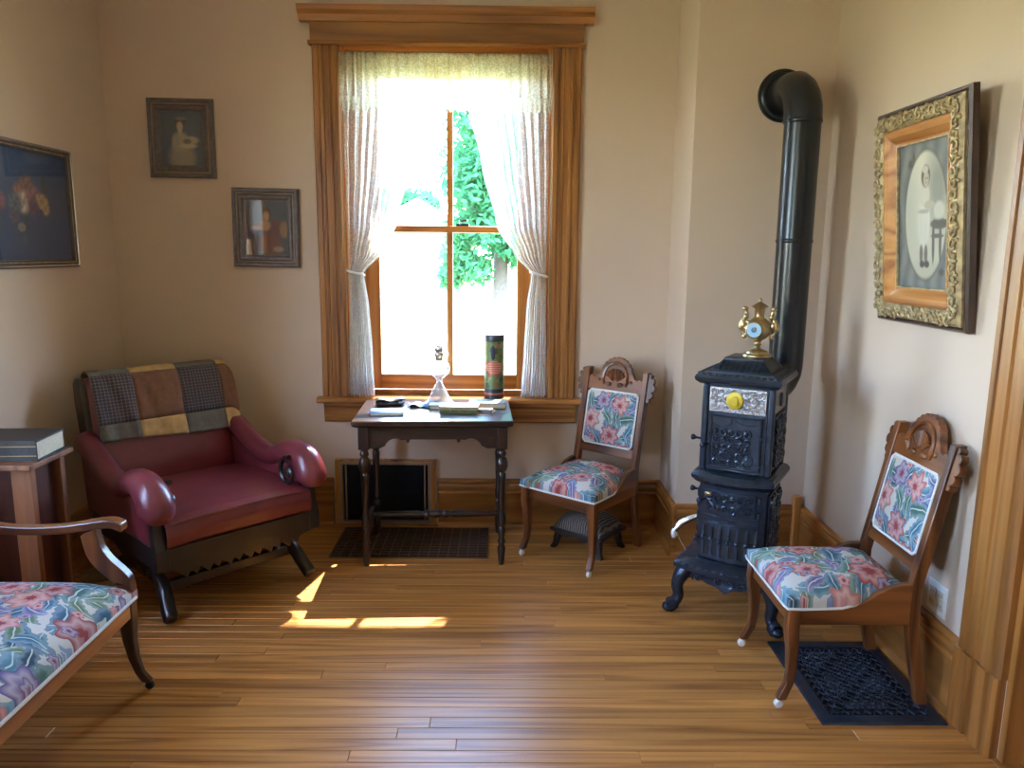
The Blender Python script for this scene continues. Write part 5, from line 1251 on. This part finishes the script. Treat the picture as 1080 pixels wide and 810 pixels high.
for q in ((1.1,0.2,3.9,0.3),(-1.0,-0.2,3.6,0.3),(0.9,-0.6,5.2,0.2)): MB().tube([(0.05,0,q[2]-1.3),(q[0]*0.5,q[1]*0.5,q[2]-0.6),(q[0],q[1],q[2])], [0.09,0.06,0.03], 8).build('branch', M['bark'], tr, 60)
rg = random.Random(5); cl = []
for k in range(95):
    a = rg.uniform(0, 6.28); hh = rg.uniform(2.0, 8.6); rad = 2.3*math.sin(PI*min(1, max(0.12, (hh-1.0)/8.2)))*rg.uniform(0.2, 1.0)
    cl.append((max(-0.75, rad*math.cos(a)*1.2+0.75), rad*math.sin(a), hh, rg.uniform(0.5, 0.95)))
cl += [(-1.25,-0.3,1.55,0.38), (-1.05,-0.4,2.0,0.5), (-0.6,-0.6,1.7,0.45), (0.9,-0.3,2.1,0.6), (-0.9,-0.5,2.7,0.55), (0.0,-1.2,2.6,0.6), (0.3,-1.4,3.4,0.7), (-0.2,-1.3,4.3,0.7), (0.4,-1.4,5.2,0.8), (1.4,-0.6,2.4,0.6), (1.7,-0.4,3.3,0.7)]
fo = foliage(cl, 330, 0.12, 8).build('foliage', M['leaf'], tr, 0, fix=False); fo['kind'] = 'stuff'
hd = tag(empty('dark_shrub', (-6.9, 34, GZ0)), 'tall dark green shrub outside at the left edge of the window', 'shrub')
foliage([(0,0,0.9,0.9),(0.1,0,1.9,0.8),(0,0,2.8,0.6)], 260, 0.14, 9).build('foliage', M['leaf2'], hd, 0, fix=False)['kind'] = 'stuff'
MB().tube([(0,0,-0.1),(0,0,2.0)], [0.12,0.05], 8).build('stem', M['bark'], hd, 60)
t2 = tag(empty('far_tree', (-8, 60, GZ0)), 'pale green tree rising behind the brick house outside', 'tree')
MB().tube([(0,0,-0.1),(0.1,0,3.5),(0,0,5.5)], [0.4,0.3,0.12], 10).build('trunk', M['bark'], t2, 60)
foliage([(rg.uniform(-3,3), rg.uniform(-2,2), rg.uniform(3.4,6.4), rg.uniform(0.7,1.3)) for _ in range(16)], 200, 0.25, 10).build('foliage', M['leaf'], t2, 0, fix=False)['kind'] = 'stuff'
def mk_brick():
    t = NT('faded_red_brick'); c = t.n('ShaderNodeTexCoord').outputs['Object']
    sp = t.n('ShaderNodeSeparateXYZ', {0: c}).outputs; v = t.n('ShaderNodeCombineXYZ', {0: sp[0], 1: sp[2], 2: 0.0}).outputs[0]
    b = t.n('ShaderNodeTexBrick', {'Vector': v, 'Color1': (*lin((128,62,52)),1), 'Color2': (*lin((112,54,46)),1), 'Mortar': (*lin((140,124,112)),1), 'Scale': 3.0, 'Mortar Size': 0.015}).outputs[0]
    t.set(Base_Color=b, Roughness=0.9); return t.m
hs = tag(empty('brick_house', (-5.2, 46, GZ0)), 'pinkish brick house far across the lawn outside the window', 'house')
MB().bx(-3.2, 3.2, 0, 6, 0, 3.4).build('wall', mk_brick(), hs, 0)
M['roof'] = plain('grey_shingle_roof', lin((120,112,108)), 0.9)
MB().prism([(-3.6,3.3),(3.6,3.3),(0,5.2)], -0.4, 6.4, 'y').build('roof', M['roof'], hs, 0)
for x in (-2.0, 0.2, 2.1):
    wf = MB().rect(0.95, 1.5, [(0,0),(0,0.06),(0.09,0.06),(0.09,0)], T(x, 0, 1.7)).build('window', M['white'], hs, 0)
    MB().bx(x-0.39, x+0.39, -0.03, -0.01, 1.04, 2.36).build('pane', plain('dark_pane', (0.08,0.12,0.15), 0.15), wf, 0)
